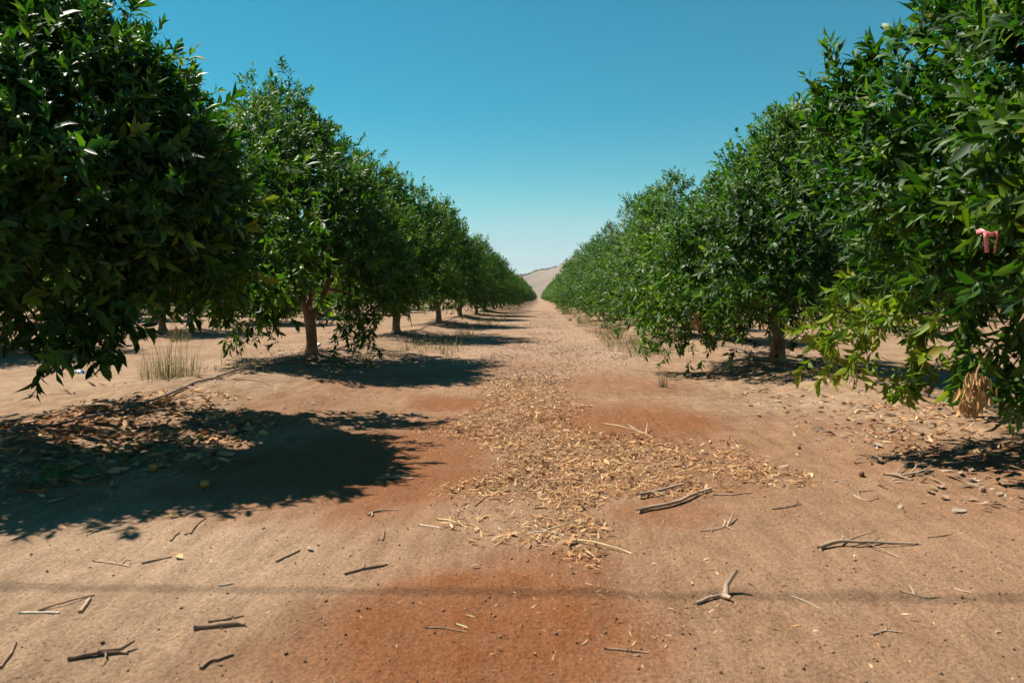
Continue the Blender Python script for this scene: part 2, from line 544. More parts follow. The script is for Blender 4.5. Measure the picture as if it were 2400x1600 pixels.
for i, xr in enumerate(ROWS):
    side = np.exp(-((np.abs(GX - xr) - 0.95) / 0.35) ** 2) * sstep(-0.2, 0.5, noise2(GX * 0.8 + i, GY * 0.6, 73))
    chips = np.maximum(chips, 0.7 * side * (GY > 8))
nx, ny = len(gx), len(gy)
I, J = np.meshgrid(np.arange(nx - 1), np.arange(ny - 1), indexing='ij')
F = np.stack((I * ny + J, (I + 1) * ny + J, (I + 1) * ny + J + 1, I * ny + J + 1), -1).reshape(-1, 4)
gm = mesh_data('ground', np.stack((GX, GY, GZ), -1), F, M_GROUND, True, {'red': red.ravel(), 'pale': pale.ravel(), 'chips': chips.ravel()})
tag(link('ground', gm), 'dry sandy tan and reddish orchard soil with low berms along the tree rows', None, None, 'structure')

# ------------------------------------------------------------------ far hill
hx = np.linspace(-2600, 3400, 300)
hy = np.linspace(1500, 4200, 110)
HX, HY = np.meshgrid(hx, hy, indexing='ij')
ridge = np.interp(HX, [-2600, -700, -250, -60, 0, 60, 140, 260, 500, 1000, 2000, 3400], [40, 60, 74, 84, 92, 112, 142, 185, 235, 270, 250, 200])
prof = sstep(1500, 2750, HY) * (1 - 0.5 * sstep(2800, 4200, HY))
HZ = prof * ridge + sstep(1520, 2200, HY) * (15 * noise2(HX / 150, HY / 190, 80) + 9 * noise2(HX / 58, HY / 90, 81) + 3.5 * noise2(HX / 24, HY / 34, 82)) - 1.5 * (1 - sstep(1500, 1560, HY))
def hill_z(x, y):
    i = np.clip(np.searchsorted(hx, x) - 1, 0, len(hx) - 2)
    j = np.clip(np.searchsorted(hy, y) - 1, 0, len(hy) - 2)
    fx, fy = (x - hx[i]) / (hx[1] - hx[0]), (y - hy[j]) / (hy[1] - hy[0])
    return HZ[i, j] * (1 - fx) * (1 - fy) + HZ[i + 1, j] * fx * (1 - fy) + HZ[i, j + 1] * (1 - fx) * fy + HZ[i + 1, j + 1] * fx * fy
mh, nt, n, l, bs = new_mat('dry_grass_hill')
tc = n.new('ShaderNodeTexCoord')
a = noise_node(n, l, 0.012, 6, 0.68, tc.outputs['Object'])
b = noise_node(n, l, 0.05, 5, 0.7, tc.outputs['Object'])
r = ramp(n, [(0.42, (0.100, 0.068, 0.043)), (0.5, (0.148, 0.105, 0.065)), (0.68, (0.185, 0.137, 0.087))])
l.new(mathn(n, l, 'MULTIPLY_ADD', b.outputs[0], 0.45, mathn(n, l, 'MULTIPLY', a.outputs[0], 0.55)), r.inputs[0])
l.new(r.outputs[0], bs.inputs['Base Color'])
bs.inputs['Roughness'].default_value = 0.95
nx2, ny2 = len(hx), len(hy)
I, J = np.meshgrid(np.arange(nx2 - 1), np.arange(ny2 - 1), indexing='ij')
F = np.stack((I * ny2 + J, (I + 1) * ny2 + J, (I + 1) * ny2 + J + 1, I * ny2 + J + 1), -1).reshape(-1, 4)
tag(link('hill', mesh_data('hill', np.stack((HX, HY, HZ), -1), F, mh)), 'bare golden hill rising at the end of the lane', None, None, 'structure')

# ------------------------------------------------------------------ leaves
LEAF_LO_F = np.array([[0, 3, 1], [0, 2, 3], [1, 3, 4], [3, 2, 4]])
LEAF_HI_F = np.array([[0, 3, 1], [0, 2, 3], [1, 3, 6], [1, 6, 4], [3, 2, 5], [3, 5, 6], [4, 6, 7], [6, 5, 7]])

def leaf_frame(d, nrm):
    d = unit(d)
    nrm = nrm - (nrm * d).sum(-1, keepdims=True) * d
    nrm = unit(nrm)
    return d, np.cross(d, nrm), nrm

def leaf_verts(p, d, s, nr, L, W, curl, fold, hi):
    L, W, curl, fold = (q[:, None] for q in (L, W, curl, fold))
    if not hi:
        m = p + d * L * 0.48 - nr * curl * L * 0.22
        up = nr * fold * W * 0.5
        return np.stack((p, m - s * W * 0.5 + up, m + s * W * 0.5 + up, m, p + d * L * (1 - 0.3 * curl) - nr * curl * L), 1)
    out = [p]
    for u, w in ((0.30, 0.92), (0.68, 0.78)):
        m = p + d * L * u - nr * curl * L * u * u
        up = nr * fold * W * w * 0.5
        out += [m - s * W * w * 0.5 + up, m + s * W * w * 0.5 + up, m]
    out.append(p + d * L * (1 - 0.25 * curl) - nr * curl * L)
    return np.stack(out, 1)

def leaves_mesh(name, lf, mat, hi, off=(0, 0, 0)):
    v = leaf_verts(lf['p'] - np.asarray(off), lf['d'], lf['s'], lf['n'], lf['L'], lf['W'], lf['curl'], lf['fold'], hi)
    nl, k = v.shape[:2]
    tf = LEAF_HI_F if hi else LEAF_LO_F
    f = (tf[None] + (np.arange(nl) * k)[:, None, None]).reshape(-1, 3)
    at_ = {}
    if 'tone' in lf:
        at_ = {'tone': np.repeat(lf['tone'], k), 'dust': np.repeat(lf['dust'], k)}
    return mesh_data(name, v.reshape(-1, 3), f, mat, True, at_)

def shoots_to_leaves(rng, P, A, per, Lm, tone, spread=1.0, span=0.14, wl=0.335, droop=0.18):
    """rosettes of leaves round shoots that start at P and point along A"""
    m = len(P)
    k = np.tile(np.arange(per), m)
    idx = np.repeat(np.arange(m), per)
    A = unit(A)
    ref = np.where(np.abs(A[:, 2:3]) < 0.9, np.array([[0, 0, 1.0]]), np.array([[1.0, 0, 0]]))
    B = unit(np.cross(A, ref))
    C = np.cross(A, B)
    fr = (k + rng.random(m * per) * 0.7) / per
    phi = k * 2.39996 + np.repeat(rng.random(m) * 6.28, per) + rng.normal(0, 0.35, m * per)
    th = np.radians(66 - 50 * fr) * spread + rng.normal(0, 0.16, m * per)
    Ai, Bi, Ci = A[idx], B[idx], C[idx]
    side = Bi * np.cos(phi)[:, None] + Ci * np.sin(phi)[:, None]
    d = Ai * np.cos(th)[:, None] + side * np.sin(th)[:, None]
    d[:, 2] -= droop * rng.random(m * per)
    nr = Ai * np.sin(th)[:, None] - side * np.cos(th)[:, None] + np.array([0, 0, 0.45]) + rng.normal(0, 0.25, (m * per, 3))
    d, s, nr = leaf_frame(d, nr)
    sp = np.repeat(span * (0.6 + 0.8 * rng.random(m)), per)
    p = P[idx] + Ai * (fr * sp)[:, None]
    L = Lm * np.clip(np.exp(rng.normal(0, 0.30, m * per)), 0.45, 1.55) * (0.75 + 0.4 * np.sin(np.pi * np.clip(fr, 0.1, 0.9)))
    return dict(p=p, d=d, s=s, n=nr, L=L, W=L * wl * (0.85 + 0.3 * rng.random(m * per)), curl=0.02 + 0.45 * rng.random(m * per) ** 1.5,
                fold=0.15 + 0.55 * rng.random(m * per), tone=np.clip(np.repeat(tone, per) + rng.normal(0, 0.10, m * per), 0, 1), dust=0.22 * rng.random(m * per) ** 4)

def cat(*ls):
    return {k: np.concatenate([x[k] for x in ls]) for k in ls[0]}

PT = np.array([0, .06, .18, .34, .52, .70, .84, .94, 1.0])
PR = np.array([.70, .88, .98, 1.0, .93, .76, .55, .32, .06])
PN = np.array([.76, .95, 1.0, .92, .73, .52, .34, .20, .05])
PC = np.array([.72, .92, 1.0, .97, .83, .63, .42, .24, .06])      # a more pointed crown

def crown(rng, rx, ry, zt, zb=0.55, n=3000, per=11, Lm=0.080, skirt_a=0.28, apex=(0, 0), seed=0, lump=0.2, leaders=5, fill=4000, face=None, profile=PR, mid=0.22):
    """leaf cloud of a citrus crown round the trunk axis (tree coordinates): lumpy dome with a skirt, upright leaders and dark holes"""
    def shell(t, ph, s):
        rr = np.interp(t, PT, profile)
        skirt = skirt_a * noise2(np.cos(ph) * 2.1 + 9, np.sin(ph) * 2.1 + seed, 90)
        z0 = zb + skirt
        z = z0 + t * (zt - z0)
        x, y = rx * rr * np.cos(ph), ry * rr * np.sin(ph)
        k = 1 + lump * noise3(x * 0.95, y * 0.95, z * 0.95, seed) + lump * 0.65 * noise3(x * 2.2, y * 2.2, z * 2.2, seed + 1)
        zc = zb + 0.42 * (zt - zb)
        k = k * s
        kz = 1 + (k - 1) * 0.6
        return np.stack((x * k + apex[0] * t, y * k + apex[1] * t, zc + (z - zc) * kz), -1)
    def sample(m, smin, pw):
        t = rng.random(m * 3)
        keep = rng.random(m * 3) < (np.interp(t, PT, profile) * 0.8 + 0.28)
        t = t[keep][:m]
        m = len(t)
        ph = rng.random(m) * 6.2832
        if face is not None:                                 # more foliage where one looks at it
            w = 0.22 + 0.78 * (0.5 + 0.5 * np.cos(ph - face))
            kp = rng.random(m) < w
            t, ph = t[kp], ph[kp]
            m = len(t)
        s = 1 - (1 - smin) * rng.random(m) ** pw
        return t, ph, s
    def out_dir(t, ph):
        return unit(np.stack((np.cos(ph) / rx, np.sin(ph) / ry, (t - 0.38) * 1.3 / 1.6), -1))
    # tufts: shoots radiating from branch ends
    tc_, pc_, sc_ = sample(int(n / 13), 0.80, 1.3)
    C = shell(tc_, pc_, sc_ * 0.99)
    k = rng.integers(len(C), size=int(n * 0.78))
    off = np.clip(rng.normal(0, 1, (len(k), 3)), -1.5, 1.5)
    sg = (0.085 + 0.075 * rng.random(len(C)))[k][:, None]
    P1 = C[k] + off * sg
    A1 = off * 0.42 + out_dir(tc_[k], pc_[k]) * 0.75 + rng.normal(0, 0.2, off.shape)
    t1 = tc_[k]
    t2, p2, s2 = sample(int(n * 0.30), 0.55, 1.4)
    P2 = shell(t2, p2, s2 * 0.95)
    A2 = out_dir(t2, p2) * 0.75 + rng.normal(0, 0.38, P2.shape)
    P, A, t = np.concatenate((P1, P2)), np.concatenate((A1, A2)), np.concatenate((t1, t2))
    A[:, 2] += np.where(t > 0.22, 0.75, -0.55 * (0.22 - t) / 0.22)
    tone = np.clip(mid + 0.12 * noise3(P[:, 0] * 1.3, P[:, 1] * 1.3, P[:, 2] * 1.3, seed + 7) + 0.10 * rng.normal(0, 1, len(P)), 0, 1)
    young = rng.random(len(P)) < 0.05
    tone[young] += 0.28
    tone[rng.random(len(P)) < 0.003] = 0.95
    L1 = shoots_to_leaves(rng, P, A, per, Lm, tone)
    parts = [L1]
    # leaders above the dome
    for q in range(leaders):
        phq, tq = rng.random() * 6.28, 0.82 + 0.18 * rng.random()
        p0 = shell(np.array([tq]), np.array([phq]), np.array([0.9]))[0]
        hq = 0.15 + 0.30 * rng.random()
        m = 20
        PP = p0 + np.linspace(0, 1, m)[:, None] * np.array([rng.normal(0, .06), rng.normal(0, .06), hq * .85]) + rng.normal(0, 0.06, (m, 3))
        AA = rng.normal(0, 0.45, (m, 3)) + np.array([0, 0, 0.8])
        parts.append(shoots_to_leaves(rng, PP, AA, per, Lm, np.clip(np.full(m, mid + .08) + rng.normal(0, .08, m), 0, 1)))
    # inner foliage
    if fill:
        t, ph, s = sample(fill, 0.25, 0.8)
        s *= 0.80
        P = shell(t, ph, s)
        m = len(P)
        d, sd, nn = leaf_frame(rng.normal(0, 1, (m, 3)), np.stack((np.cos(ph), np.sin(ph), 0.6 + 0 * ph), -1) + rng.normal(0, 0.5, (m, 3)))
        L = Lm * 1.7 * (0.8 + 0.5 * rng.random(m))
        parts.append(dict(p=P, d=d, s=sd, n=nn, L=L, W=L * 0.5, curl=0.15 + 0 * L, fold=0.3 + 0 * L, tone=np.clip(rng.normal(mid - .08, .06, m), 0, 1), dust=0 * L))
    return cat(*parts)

def spray(rng, p0, p1, Lm=0.08, tone=0.3, m=9, per=9, droop=0.35, sag=0.0, spread_p=0.06):
    """a hanging branch end: shoots along a line from p0 to p1"""
    p0, p1 = np.asarray(p0), np.asarray(p1)
    u = np.linspace(0.15, 1, m)[:, None]
    P = p0 + (p1 - p0) * u + rng.normal(0, spread_p, (m, 3))
    A = np.tile(unit((p1 - p0)[None]), (m, 1)) * 0.8 + rng.normal(0, 0.45, (m, 3))
    A[:, 2] -= droop
    return shoots_to_leaves(rng, P, A, per, Lm, np.clip(tone + rng.normal(0, 0.10, m), 0, 1), droop=0.35)

def trunk_meshes(rng, h0=0.62, r0=0.085, spread=1.0, top=2.4, nl=4, lean=(0, 0), seg=10):
    """trunk with root flare and the limbs that leave its fork"""
    T = Tubes()
    z = np.array([-0.12, 0.0, 0.06, 0.16, 0.32, 0.48, h0])
    r = r0 * np.array([1.75, 1.5, 1.22, 1.05, 0.97, 1.0, 1.16])
    pts = np.stack((lean[0] * z / h0 + 0.012 * np.sin(z * 9), lean[1] * z / h0 + 0.010 * np.cos(z * 11), z), -1)
    T.add(pts, r, seg, 0.14, rng.integers(99))
    fork = pts[-1]
    limbs = []
    for i in range(nl):
        ph = i * 6.2832 / nl + rng.normal(0, 0.25)
        L = Tubes()
        q = np.array([np.cos(ph), np.sin(ph), 0])
        u = np.linspace(0, 1, 8)[:, None]
        reach = spread * (0.55 + 0.35 * rng.random())
        pl = fork + np.array([0, 0, -0.07]) + q * (u ** 0.8) * reach + np.array([0, 0, 1]) * (u ** 1.15) * (top - h0) * (0.75 + 0.3 * rng.random()) + np.sin(u * 7 + i) * 0.035 * np.array([[-q[1], q[0], 0]])
        L.add(pl, np.interp(u[:, 0], [0, .15, 1], [r0 * 0.78, r0 * 0.60, 0.014]), 8, 0.10, i)
        for b in range(3):
            s0 = pl[2 + b * 2 - (b == 2)]
            dq = unit((q * 0.8 + rng.normal(0, 0.6, 3) + np.array([0, 0, 0.5 - 0.35 * (b == 0)]))[None])[0]
            ub = np.linspace(0, 1, 5)[:, None]
            L.add(s0 + dq * ub * (0.7 + 0.3 * rng.random()) + np.array([0, 0, 0.12]) * ub ** 2, np.linspace(0.030, 0.007, 5), 6)
        limbs.append(L)
    return T, limbs

LEAF_VARIANTS = {}
def single_leaf(tone, curl, fold):
    key = (round(float(tone) * 6), round(float(curl) * 8), round(float(fold) * 4))
    if key not in LEAF_VARIANTS:
        o1 = np.ones(1)
        lf = dict(p=np.zeros((1, 3)), d=np.array([[1.0, 0, 0]]), s=np.array([[0, 1.0, 0]]), n=np.array([[0, 0, 1.0]]), L=o1, W=o1, curl=o1 * key[1] / 8, fold=o1 * key[2] / 4 * 0.40, tone=o1 * key[0] / 6, dust=o1 * 0)
        LEAF_VARIANTS[key] = leaves_mesh('leaf', lf, M_LEAF, True)
    return LEAF_VARIANTS[key]

def leaf_objects(parent, lf, base, count):
    """the leaves that show largest become parts of their own; returns the rest"""
    P = lf['p'] + base
    rel = P - np.array([0, 0, CAM_H])
    dist = np.linalg.norm(rel, axis=1)
    Rm = np.array(CAM_M)
    cc = rel @ Rm
    px = cc[:, 0] / -cc[:, 2]
    py = cc[:, 1] / -cc[:, 2]
    inside = (cc[:, 2] < 0) & (np.abs(px) < 0.70) & (np.abs(py) < 0.47)
    size = lf['L'] * lf['W'] * np.abs((lf['n'] * unit(rel)).sum(1)) / dist ** 2
    # only leaves with little in front of them
    qx, qy = np.floor(px * 45).astype(int), np.floor(py * 45).astype(int)
    cell = qx * 1000 + qy
    ok = np.nonzero(inside)[0]
    order = ok[np.argsort(dist[ok])]
    first = {}
    front = np.zeros(len(P), bool)
    for i in order:
        c = cell[i]
        k = first.get(c, 0)
        if k < 3:
            front[i] = True
            first[c] = k + 1
    size = np.where(front, size, 0)
    pick = np.argsort(-size)[:count]
    for i in pick:
        L, W = float(lf['L'][i]), float(lf['W'][i])
        me = single_leaf(lf['tone'][i], lf['curl'][i], lf['fold'][i] * min(1.0, W / L * 2.5))
        o = bpy.data.objects.new('leaf', me)
        d, s, nn, p = lf['d'][i], lf['s'][i], lf['n'][i], lf['p'][i]
        o.matrix_local = Matrix(((d[0] * L, s[0] * W, nn[0] * L, p[0]), (d[1] * L, s[1] * W, nn[1] * L, p[1]), (d[2] * L, s[2] * W, nn[2] * L, p[2]), (0, 0, 0, 1)))
        o.parent = parent
        COL.objects.link(o)
    m = np.ones(len(P), bool)
    m[pick] = False
    return {k: v[m] for k, v in lf.items()}

def ball_mesh(name, r, mat, seed=0, rough=0.05, nu=12, nv=8, squash=1.0):
    u, v = np.meshgrid(np.linspace(0, 2 * math.pi, nu, endpoint=False), np.linspace(0, math.pi, nv), indexing='ij')
    x, y, z = np.cos(u) * np.sin(v), np.sin(u) * np.sin(v), np.cos(v)
    k = r * (1 + rough * noise3(x * 2.5, y * 2.5, z * 2.5, seed))
    k = k * (1 - 0.10 * np.exp(-((v) / 0.25) ** 2))
    V = np.stack((x * k, y * k, z * k * squash), -1).reshape(-1, 3)
    i, j = np.meshgrid(np.arange(nu), np.arange(nv - 1), indexing='ij')
    i2 = (i + 1) % nu
    F = np.stack((i * nv + j, i * nv + j + 1, i2 * nv + j + 1, i2 * nv + j), -1).reshape(-1, 4)
    return mesh_data(name, V, F, mat)

FRUIT_ME = [ball_mesh('fruit', 0.030, M_FRUITG, 1), ball_mesh('fruit', 0.026, M_FRUITG, 2)]

def crown_mesh(a, b):
    va = leaf_verts(a['p'], a['d'], a['s'], a['n'], a['L'], a['W'], a['curl'], a['fold'], True)
    vb = leaf_verts(b['p'], b['d'], b['s'], b['n'], b['L'], b['W'], b['curl'], b['fold'], False)
    fa = (LEAF_HI_F[None] + (np.arange(len(va)) * 8)[:, None, None]).reshape(-1, 3)
    fb = (LEAF_LO_F[None] + (np.arange(len(vb)) * 5)[:, None, None]).reshape(-1, 3) + len(va) * 8
    ats = {k: np.concatenate((np.repeat(a[k], 8), np.repeat(b[k], 5))) for k in ('tone', 'dust')}
    return mesh_data('crown', np.concatenate((va.reshape(-1, 3), vb.reshape(-1, 3))), np.concatenate((fa, fb)), M_LEAF, True, ats)

def build_tree(x, y, label, rng, lf, n_leaf_parts, trunk_kw, fruit=0, hi=False, group=None):
    z = g1(x, y)
    root = empty('orange_tree', (x, y, z))
    tag(root, label, 'tree', group)
    T, limbs = trunk_meshes(rng, **trunk_kw)
    link('trunk', T.mesh('trunk', M_BARK), root)
    for L in limbs:
        link('limb', L.mesh('limb', M_BARK), root)
    rest = leaf_objects(root, lf, np.array((x, y, z)), n_leaf_parts) if n_leaf_parts else lf
    if hi:                                                   # finer leaves where the tree faces the lane
        near = np.linalg.norm(rest['p'] + np.array((x, y, z - CAM_H)), axis=1) < 4.3
        cm = crown_mesh({k: v[near] for k, v in rest.items()}, {k: v[~near] for k, v in rest.items()})
    else:
        cm = leaves_mesh('crown', rest, M_LEAF, False)
    c = link('crown', cm, root)
    c['kind'] = 'stuff'
    for k in range(fruit):
        i = rng.integers(len(lf['p']))
        f = link('fruit', FRUIT_ME[k % 2], root, tuple(lf['p'][i] * np.array([0.94, 0.94, 1]) + np.array([0, 0, -0.06])))
    return root

def loc(px, py, d, base):
    return at(px, py, d) - base

# ---- the four trees close to the camera
def near_left():
    rng = np.random.default_rng(101)
    x, y = ROW_L - 0.85, left_y[0]
    base = np.array((x, y, g1(x, y)))
    lf = crown(rng, 1.58, 1.20, 3.10, 0.98, skirt_a=0.14, n=4900, per=11, Lm=0.084, apex=(-0.05, 0.15), seed=3, lump=0.18, leaders=3, fill=2200, face=-0.8, mid=0.27, profile=np.array([.74, .94, 1.0, .93, .74, .53, .36, .21, .06]))
    lf['p'] += np.array([0.47, 0.06, 0])
    ex = []
    for (a, b, t) in [((150, 690, 4.0), (130, 800, 3.85), .24), ((90, 690, 4.0), (70, 760, 3.9), .22), ((230, 700, 4.0), (235, 795, 3.9), .24), ((210, 720, 3.9), (180, 780, 3.8), .26), ((160, 720, 3.9), (165, 760, 3.8), .26), ((240, 700, 4.0), (250, 750, 3.9), .25),
                      ((30, 660, 4.0), (10, 715, 3.9), .22), ((280, 680, 4.2), (285, 715, 4.1), .22), ((330, 640, 4.4), (350, 680, 4.4), .25), ((420, 640, 4.8), (440, 675, 4.8), .25), ((640, 560, 5.6), (695, 630, 5.6), .34), ((600, 600, 5.6), (660, 680, 5.6), .34), ((560, 600, 5.5), (560, 670, 5.5), .30),
                      ((600, 480, 5.7), (695, 540, 5.7), .34), ((560, 400, 5.6), (660, 420, 5.7), .34)]:
        ex.append(spray(rng, loc(*a, base), loc(*b, base), 0.086, t, 15 if b[0] < 500 else 34, 10, droop=0.35 if b[1] > 600 else -0.3, spread_p=0.09 if b[0] < 500 else 0.15))
    full = cat(lf, *ex)
    W_ = full['p'] + base
    k_ = (W_[:, 2] - 0.08) / SUN.z
    qx, qy = W_[:, 0] - SUN.x * k_, W_[:, 1] - SUN.y * k_
    zone = np.hypot((qx + 2.95) / 1.15, (qy - 4.45) / 0.62) < 1
    gap = zone & (noise2(qx * 2.6, qy * 4.2, 191) + 0.4 * noise2(qx * 7, qy * 9, 192) > -0.12) & (rng.random(len(qx)) < 0.97)  # crown hollowed along the sun's path so light patches reach the litter
    full = {k: v[~gap] for k, v in full.items()}
    return build_tree(x, y, 'large dark orange tree filling the left edge, its leaves hanging over shaded litter', rng, full, 300, dict(h0=0.6, r0=0.09, spread=0.9, top=2.4), 14, True)

def near_right():
    rng = np.random.default_rng(202)
    x, y = ROW_R + 0.05, right_y[0]
    base = np.array((x, y, g1(x, y)))
    lf = crown(rng, 1.42, 1.95, 3.65, 0.78, skirt_a=0.16, n=5200, per=11, Lm=0.084, apex=(0.15, 0.0), seed=14, lump=0.20, leaders=4, fill=7000, face=3.9, mid=0.25, profile=PC)
    ex = []
    for (a, b, t, m) in [((2100, 690, 4.3), (1915, 745, 4.25), .80, 10), ((2080, 720, 4.2), (1945, 860, 4.15), .88, 9), ((2150, 700, 4.1), (2010, 770, 4.0), .72, 9), ((2180, 740, 4.0), (2110, 870, 3.95), .78, 10),
                         ((2260, 740, 3.9), (2190, 850, 3.9), .62, 9), ((2320, 760, 3.5), (2380, 925, 3.3), .36, 10), ((2300, 700, 3.6), (2300, 850, 3.5), .38, 9), ((2395, 740, 3.4), (2420, 880, 3.2), .34, 9),
                         ((2060, 640, 4.4), (1950, 690, 4.3), .5, 7), ((2090, 420, 4.5), (1960, 430, 4.5), .42, 7), ((2080, 200, 4.6), (1965, 160, 4.6), .38, 8), ((2060, 300, 4.7), (1970, 240, 4.7), .36, 7)]:
        ex.append(spray(rng, loc(*a, base), loc(*b, base), 0.084, t, int(m * 1.7), 10, droop=0.35 if b[1] > 500 else -0.3, spread_p=0.065))
    global ribbon_depth
    W_ = cat(lf, *ex)['p'] + base
    cc = (W_ - np.array([0, 0, CAM_H])) @ np.array(CAM_M)
    ax, ay = 1200 + FPX * cc[:, 0] / -cc[:, 2], 800 - FPX * cc[:, 1] / -cc[:, 2]
    nearby = (np.hypot(ax - 2318, ay - 565) < 45) & (cc[:, 2] < 0)
    ribbon_depth = float(np.sort(W_[nearby, 1])[0]) - 0.12
    root = build_tree(x, y, 'large sunlit orange tree at the right edge with a pink ribbon and yellowish low sprays', rng, cat(lf, *ex), 300, dict(h0=0.6, r0=0.09, spread=0.9, top=2.5), 14, True)
    # dead brown leaves hanging from one low branch
    p0, p1 = loc(2290, 868, 3.22, base), loc(2268, 965, 3.20, base)
    m = 150
    u = rng.random(m)[:, None]
    P = p0 + (p1 - p0) * u * 0.85 + rng.normal(0, 1, (m, 3)) * np.array([0.026, 0.022, 0.012]) * (0.5 + 0.7 * np.sin(u * 3.0))
    d, s, nn = leaf_frame(rng.normal(0, 0.16, (m, 3)) + np.array([0, 0, -1.0]), rng.normal(0, 1, (m, 3)))
    L = 0.065 * (0.7 + 0.6 * rng.random(m))
    dl = dict(p=P, d=d, s=s, n=nn, L=L, W=L * 0.24, curl=rng.random(m) * 0.5, fold=0.9 + 0 * L)
    o = link('dead_spray', leaves_mesh('dead_spray', dl, M_DEAD, True), root)
    o['label'] = 'bunch of dead brown curled leaves hanging from a low branch'
    o['kind'] = 'stuff'
    tw = Tubes().add([loc(2330, 800, 3.3, base), loc(2300, 850, 3.25, base), p0, (p0 + p1) / 2, p1], [0.006, .005, .004, .003, .002], 5)
    link('twig', tw.mesh('twig', M_BARK), root)
    for pts in ([(2140, 730, 4.2), (2040, 765, 4.2), (1970, 800, 4.15)], [(2260, 800, 3.9), (2190, 830, 3.9), (2130, 845, 3.9)], [(2200, 700, 4.1), (2050, 725, 4.2), (1940, 735, 4.25)]):
        link('twig', Tubes().add([loc(*q, base) for q in pts], [0.006, 0.004, 0.0025], 5).mesh('twig', M_TWIG), root)
    return root

def second_left():
    rng = np.random.default_rng(303)
    x, y = ROW_L, left_y[1]
    base = np.array((x, y, g1(x, y)))
    lf = crown(rng, 1.48, 2.0, 3.45, 0.72, n=4600, per=11, Lm=0.076, apex=(-0.35, 0.1), seed=25, lump=0.22, leaders=3, fill=6000, face=-1.0, mid=0.34, profile=PC)
    ex = []
    for k in range(9):                                       # the tall tuft on its top
        ex.append(spray(rng, loc(625 + rng.normal(0, 22), 290, 9.8, base), loc(625 + rng.normal(0, 38), 175 + abs(rng.normal(0, 30)), 9.8, base), 0.080, 0.28, 9, 9, droop=-0.6, spread_p=0.07))
    for (a, b, t) in [((590, 640, 8.6), (575, 785, 8.5), .36), ((540, 640, 8.7), (535, 750, 8.6), .38), ((620, 680, 8.6), (610, 760, 8.5), .34), ((650, 650, 8.7), (670, 735, 8.7), .30),
                      ((800, 700, 9.0), (820, 770, 8.9), .4), ((835, 760, 8.9), (842, 815, 8.9), .42), ((860, 690, 9.4), (862, 760, 9.3), .34), ((510, 600, 8.8), (500, 720, 8.7), .4), ((560, 560, 8.7), (560, 690, 8.6), .42), ((620, 590, 8.6), (620, 700, 8.6), .4)]:
        ex.append(spray(rng, loc(*a, base), loc(*b, base), 0.082, t, 26, 10, spread_p=0.15))
    return build_tree(x, y, 'orange tree with bare forked trunk and a tall leafy tuft, second in the left row', rng, cat(lf, *ex), 300, dict(h0=0.60, r0=0.076, spread=0.75, top=2.5, nl=4), 8, False)

def second_right():
    rng = np.random.default_rng(404)
    x, y = ROW_R, right_y[1]
    base = np.array((x, y, g1(x, y)))
    lf = crown(rng, 1.60, 2.0, 3.30, 0.62, n=4600, per=11, Lm=0.076, apex=(0.38, 0.0), seed=38, lump=0.22, leaders=4, fill=6000, face=3.7, mid=0.32, profile=np.array([.82, .96, 1.0, .99, .70, .47, .39, .28, .08]))
    ex = []
    for (a, b, t) in [((1540, 690, 8.7), (1530, 800, 8.6), .42), ((1580, 690, 8.6), (1570, 790, 8.5), .40), ((1640, 700, 8.5), (1640, 790, 8.4), .38), ((1700, 690, 8.5), (1690, 780, 8.5), .36),
                      ((1500, 660, 8.9), (1505, 750, 8.8), .42), ((1560, 600, 8.4), (1555, 720, 8.3), .40), ((1610, 640, 8.4), (1600, 740, 8.3), .40), ((1750, 640, 8.4), (1760, 720, 8.4), .36), ((1900, 700, 8.8), (1895, 790, 8.8), .3)]:
        ex.append(spray(rng, loc(*a, base), loc(*b, base), 0.082, t, 30, 10, spread_p=0.16))
    dusty = [spray(rng, loc(*a, base), loc(*b, base), 0.085, 0.35, 18, 9, spread_p=0.10) for (a, b) in [((1790, 660, 8.4), (1800, 740, 8.3)), ((1840, 670, 8.4), (1860, 745, 8.3)), ((1680, 670, 8.3), (1650, 730, 8.2)), ((1740, 640, 8.4), (1720, 690, 8.3))]]
    for q in dusty:
        q['dust'][:] = 0.55 + 0.3 * rng.random(len(q['p']))
    root = build_tree(x, y, 'orange tree with bare trunk and dusty grey-green low leaves, second in the right row', rng, cat(lf, *ex, *dusty), 300, dict(h0=0.52, r0=0.092, spread=0.85, top=2.4, nl=4), 8, False)
    c0 = loc(1632, 752, 8.2, base)
    m = 46
    d, s, nn = leaf_frame(rng.normal(0, 0.5, (m, 3)) + np.array([0, 0, -0.6]), rng.normal(0, 1, (m, 3)))
    L = 0.07 * (0.7 + 0.6 * rng.random(m))
    o = link('dead_spray', leaves_mesh('dead_spray', dict(p=c0 + rng.normal(0, 0.05, (m, 3)), d=d, s=s, n=nn, L=L, W=L * 0.4, curl=rng.random(m) * 0.5, fold=0.8 + 0 * L), M_DEAD, False), root)
    o['label'] = 'small bunch of dead brown leaves low in the crown'
    o['kind'] = 'stuff'
    return root

near_left(); near_right(); second_left(); second_right()

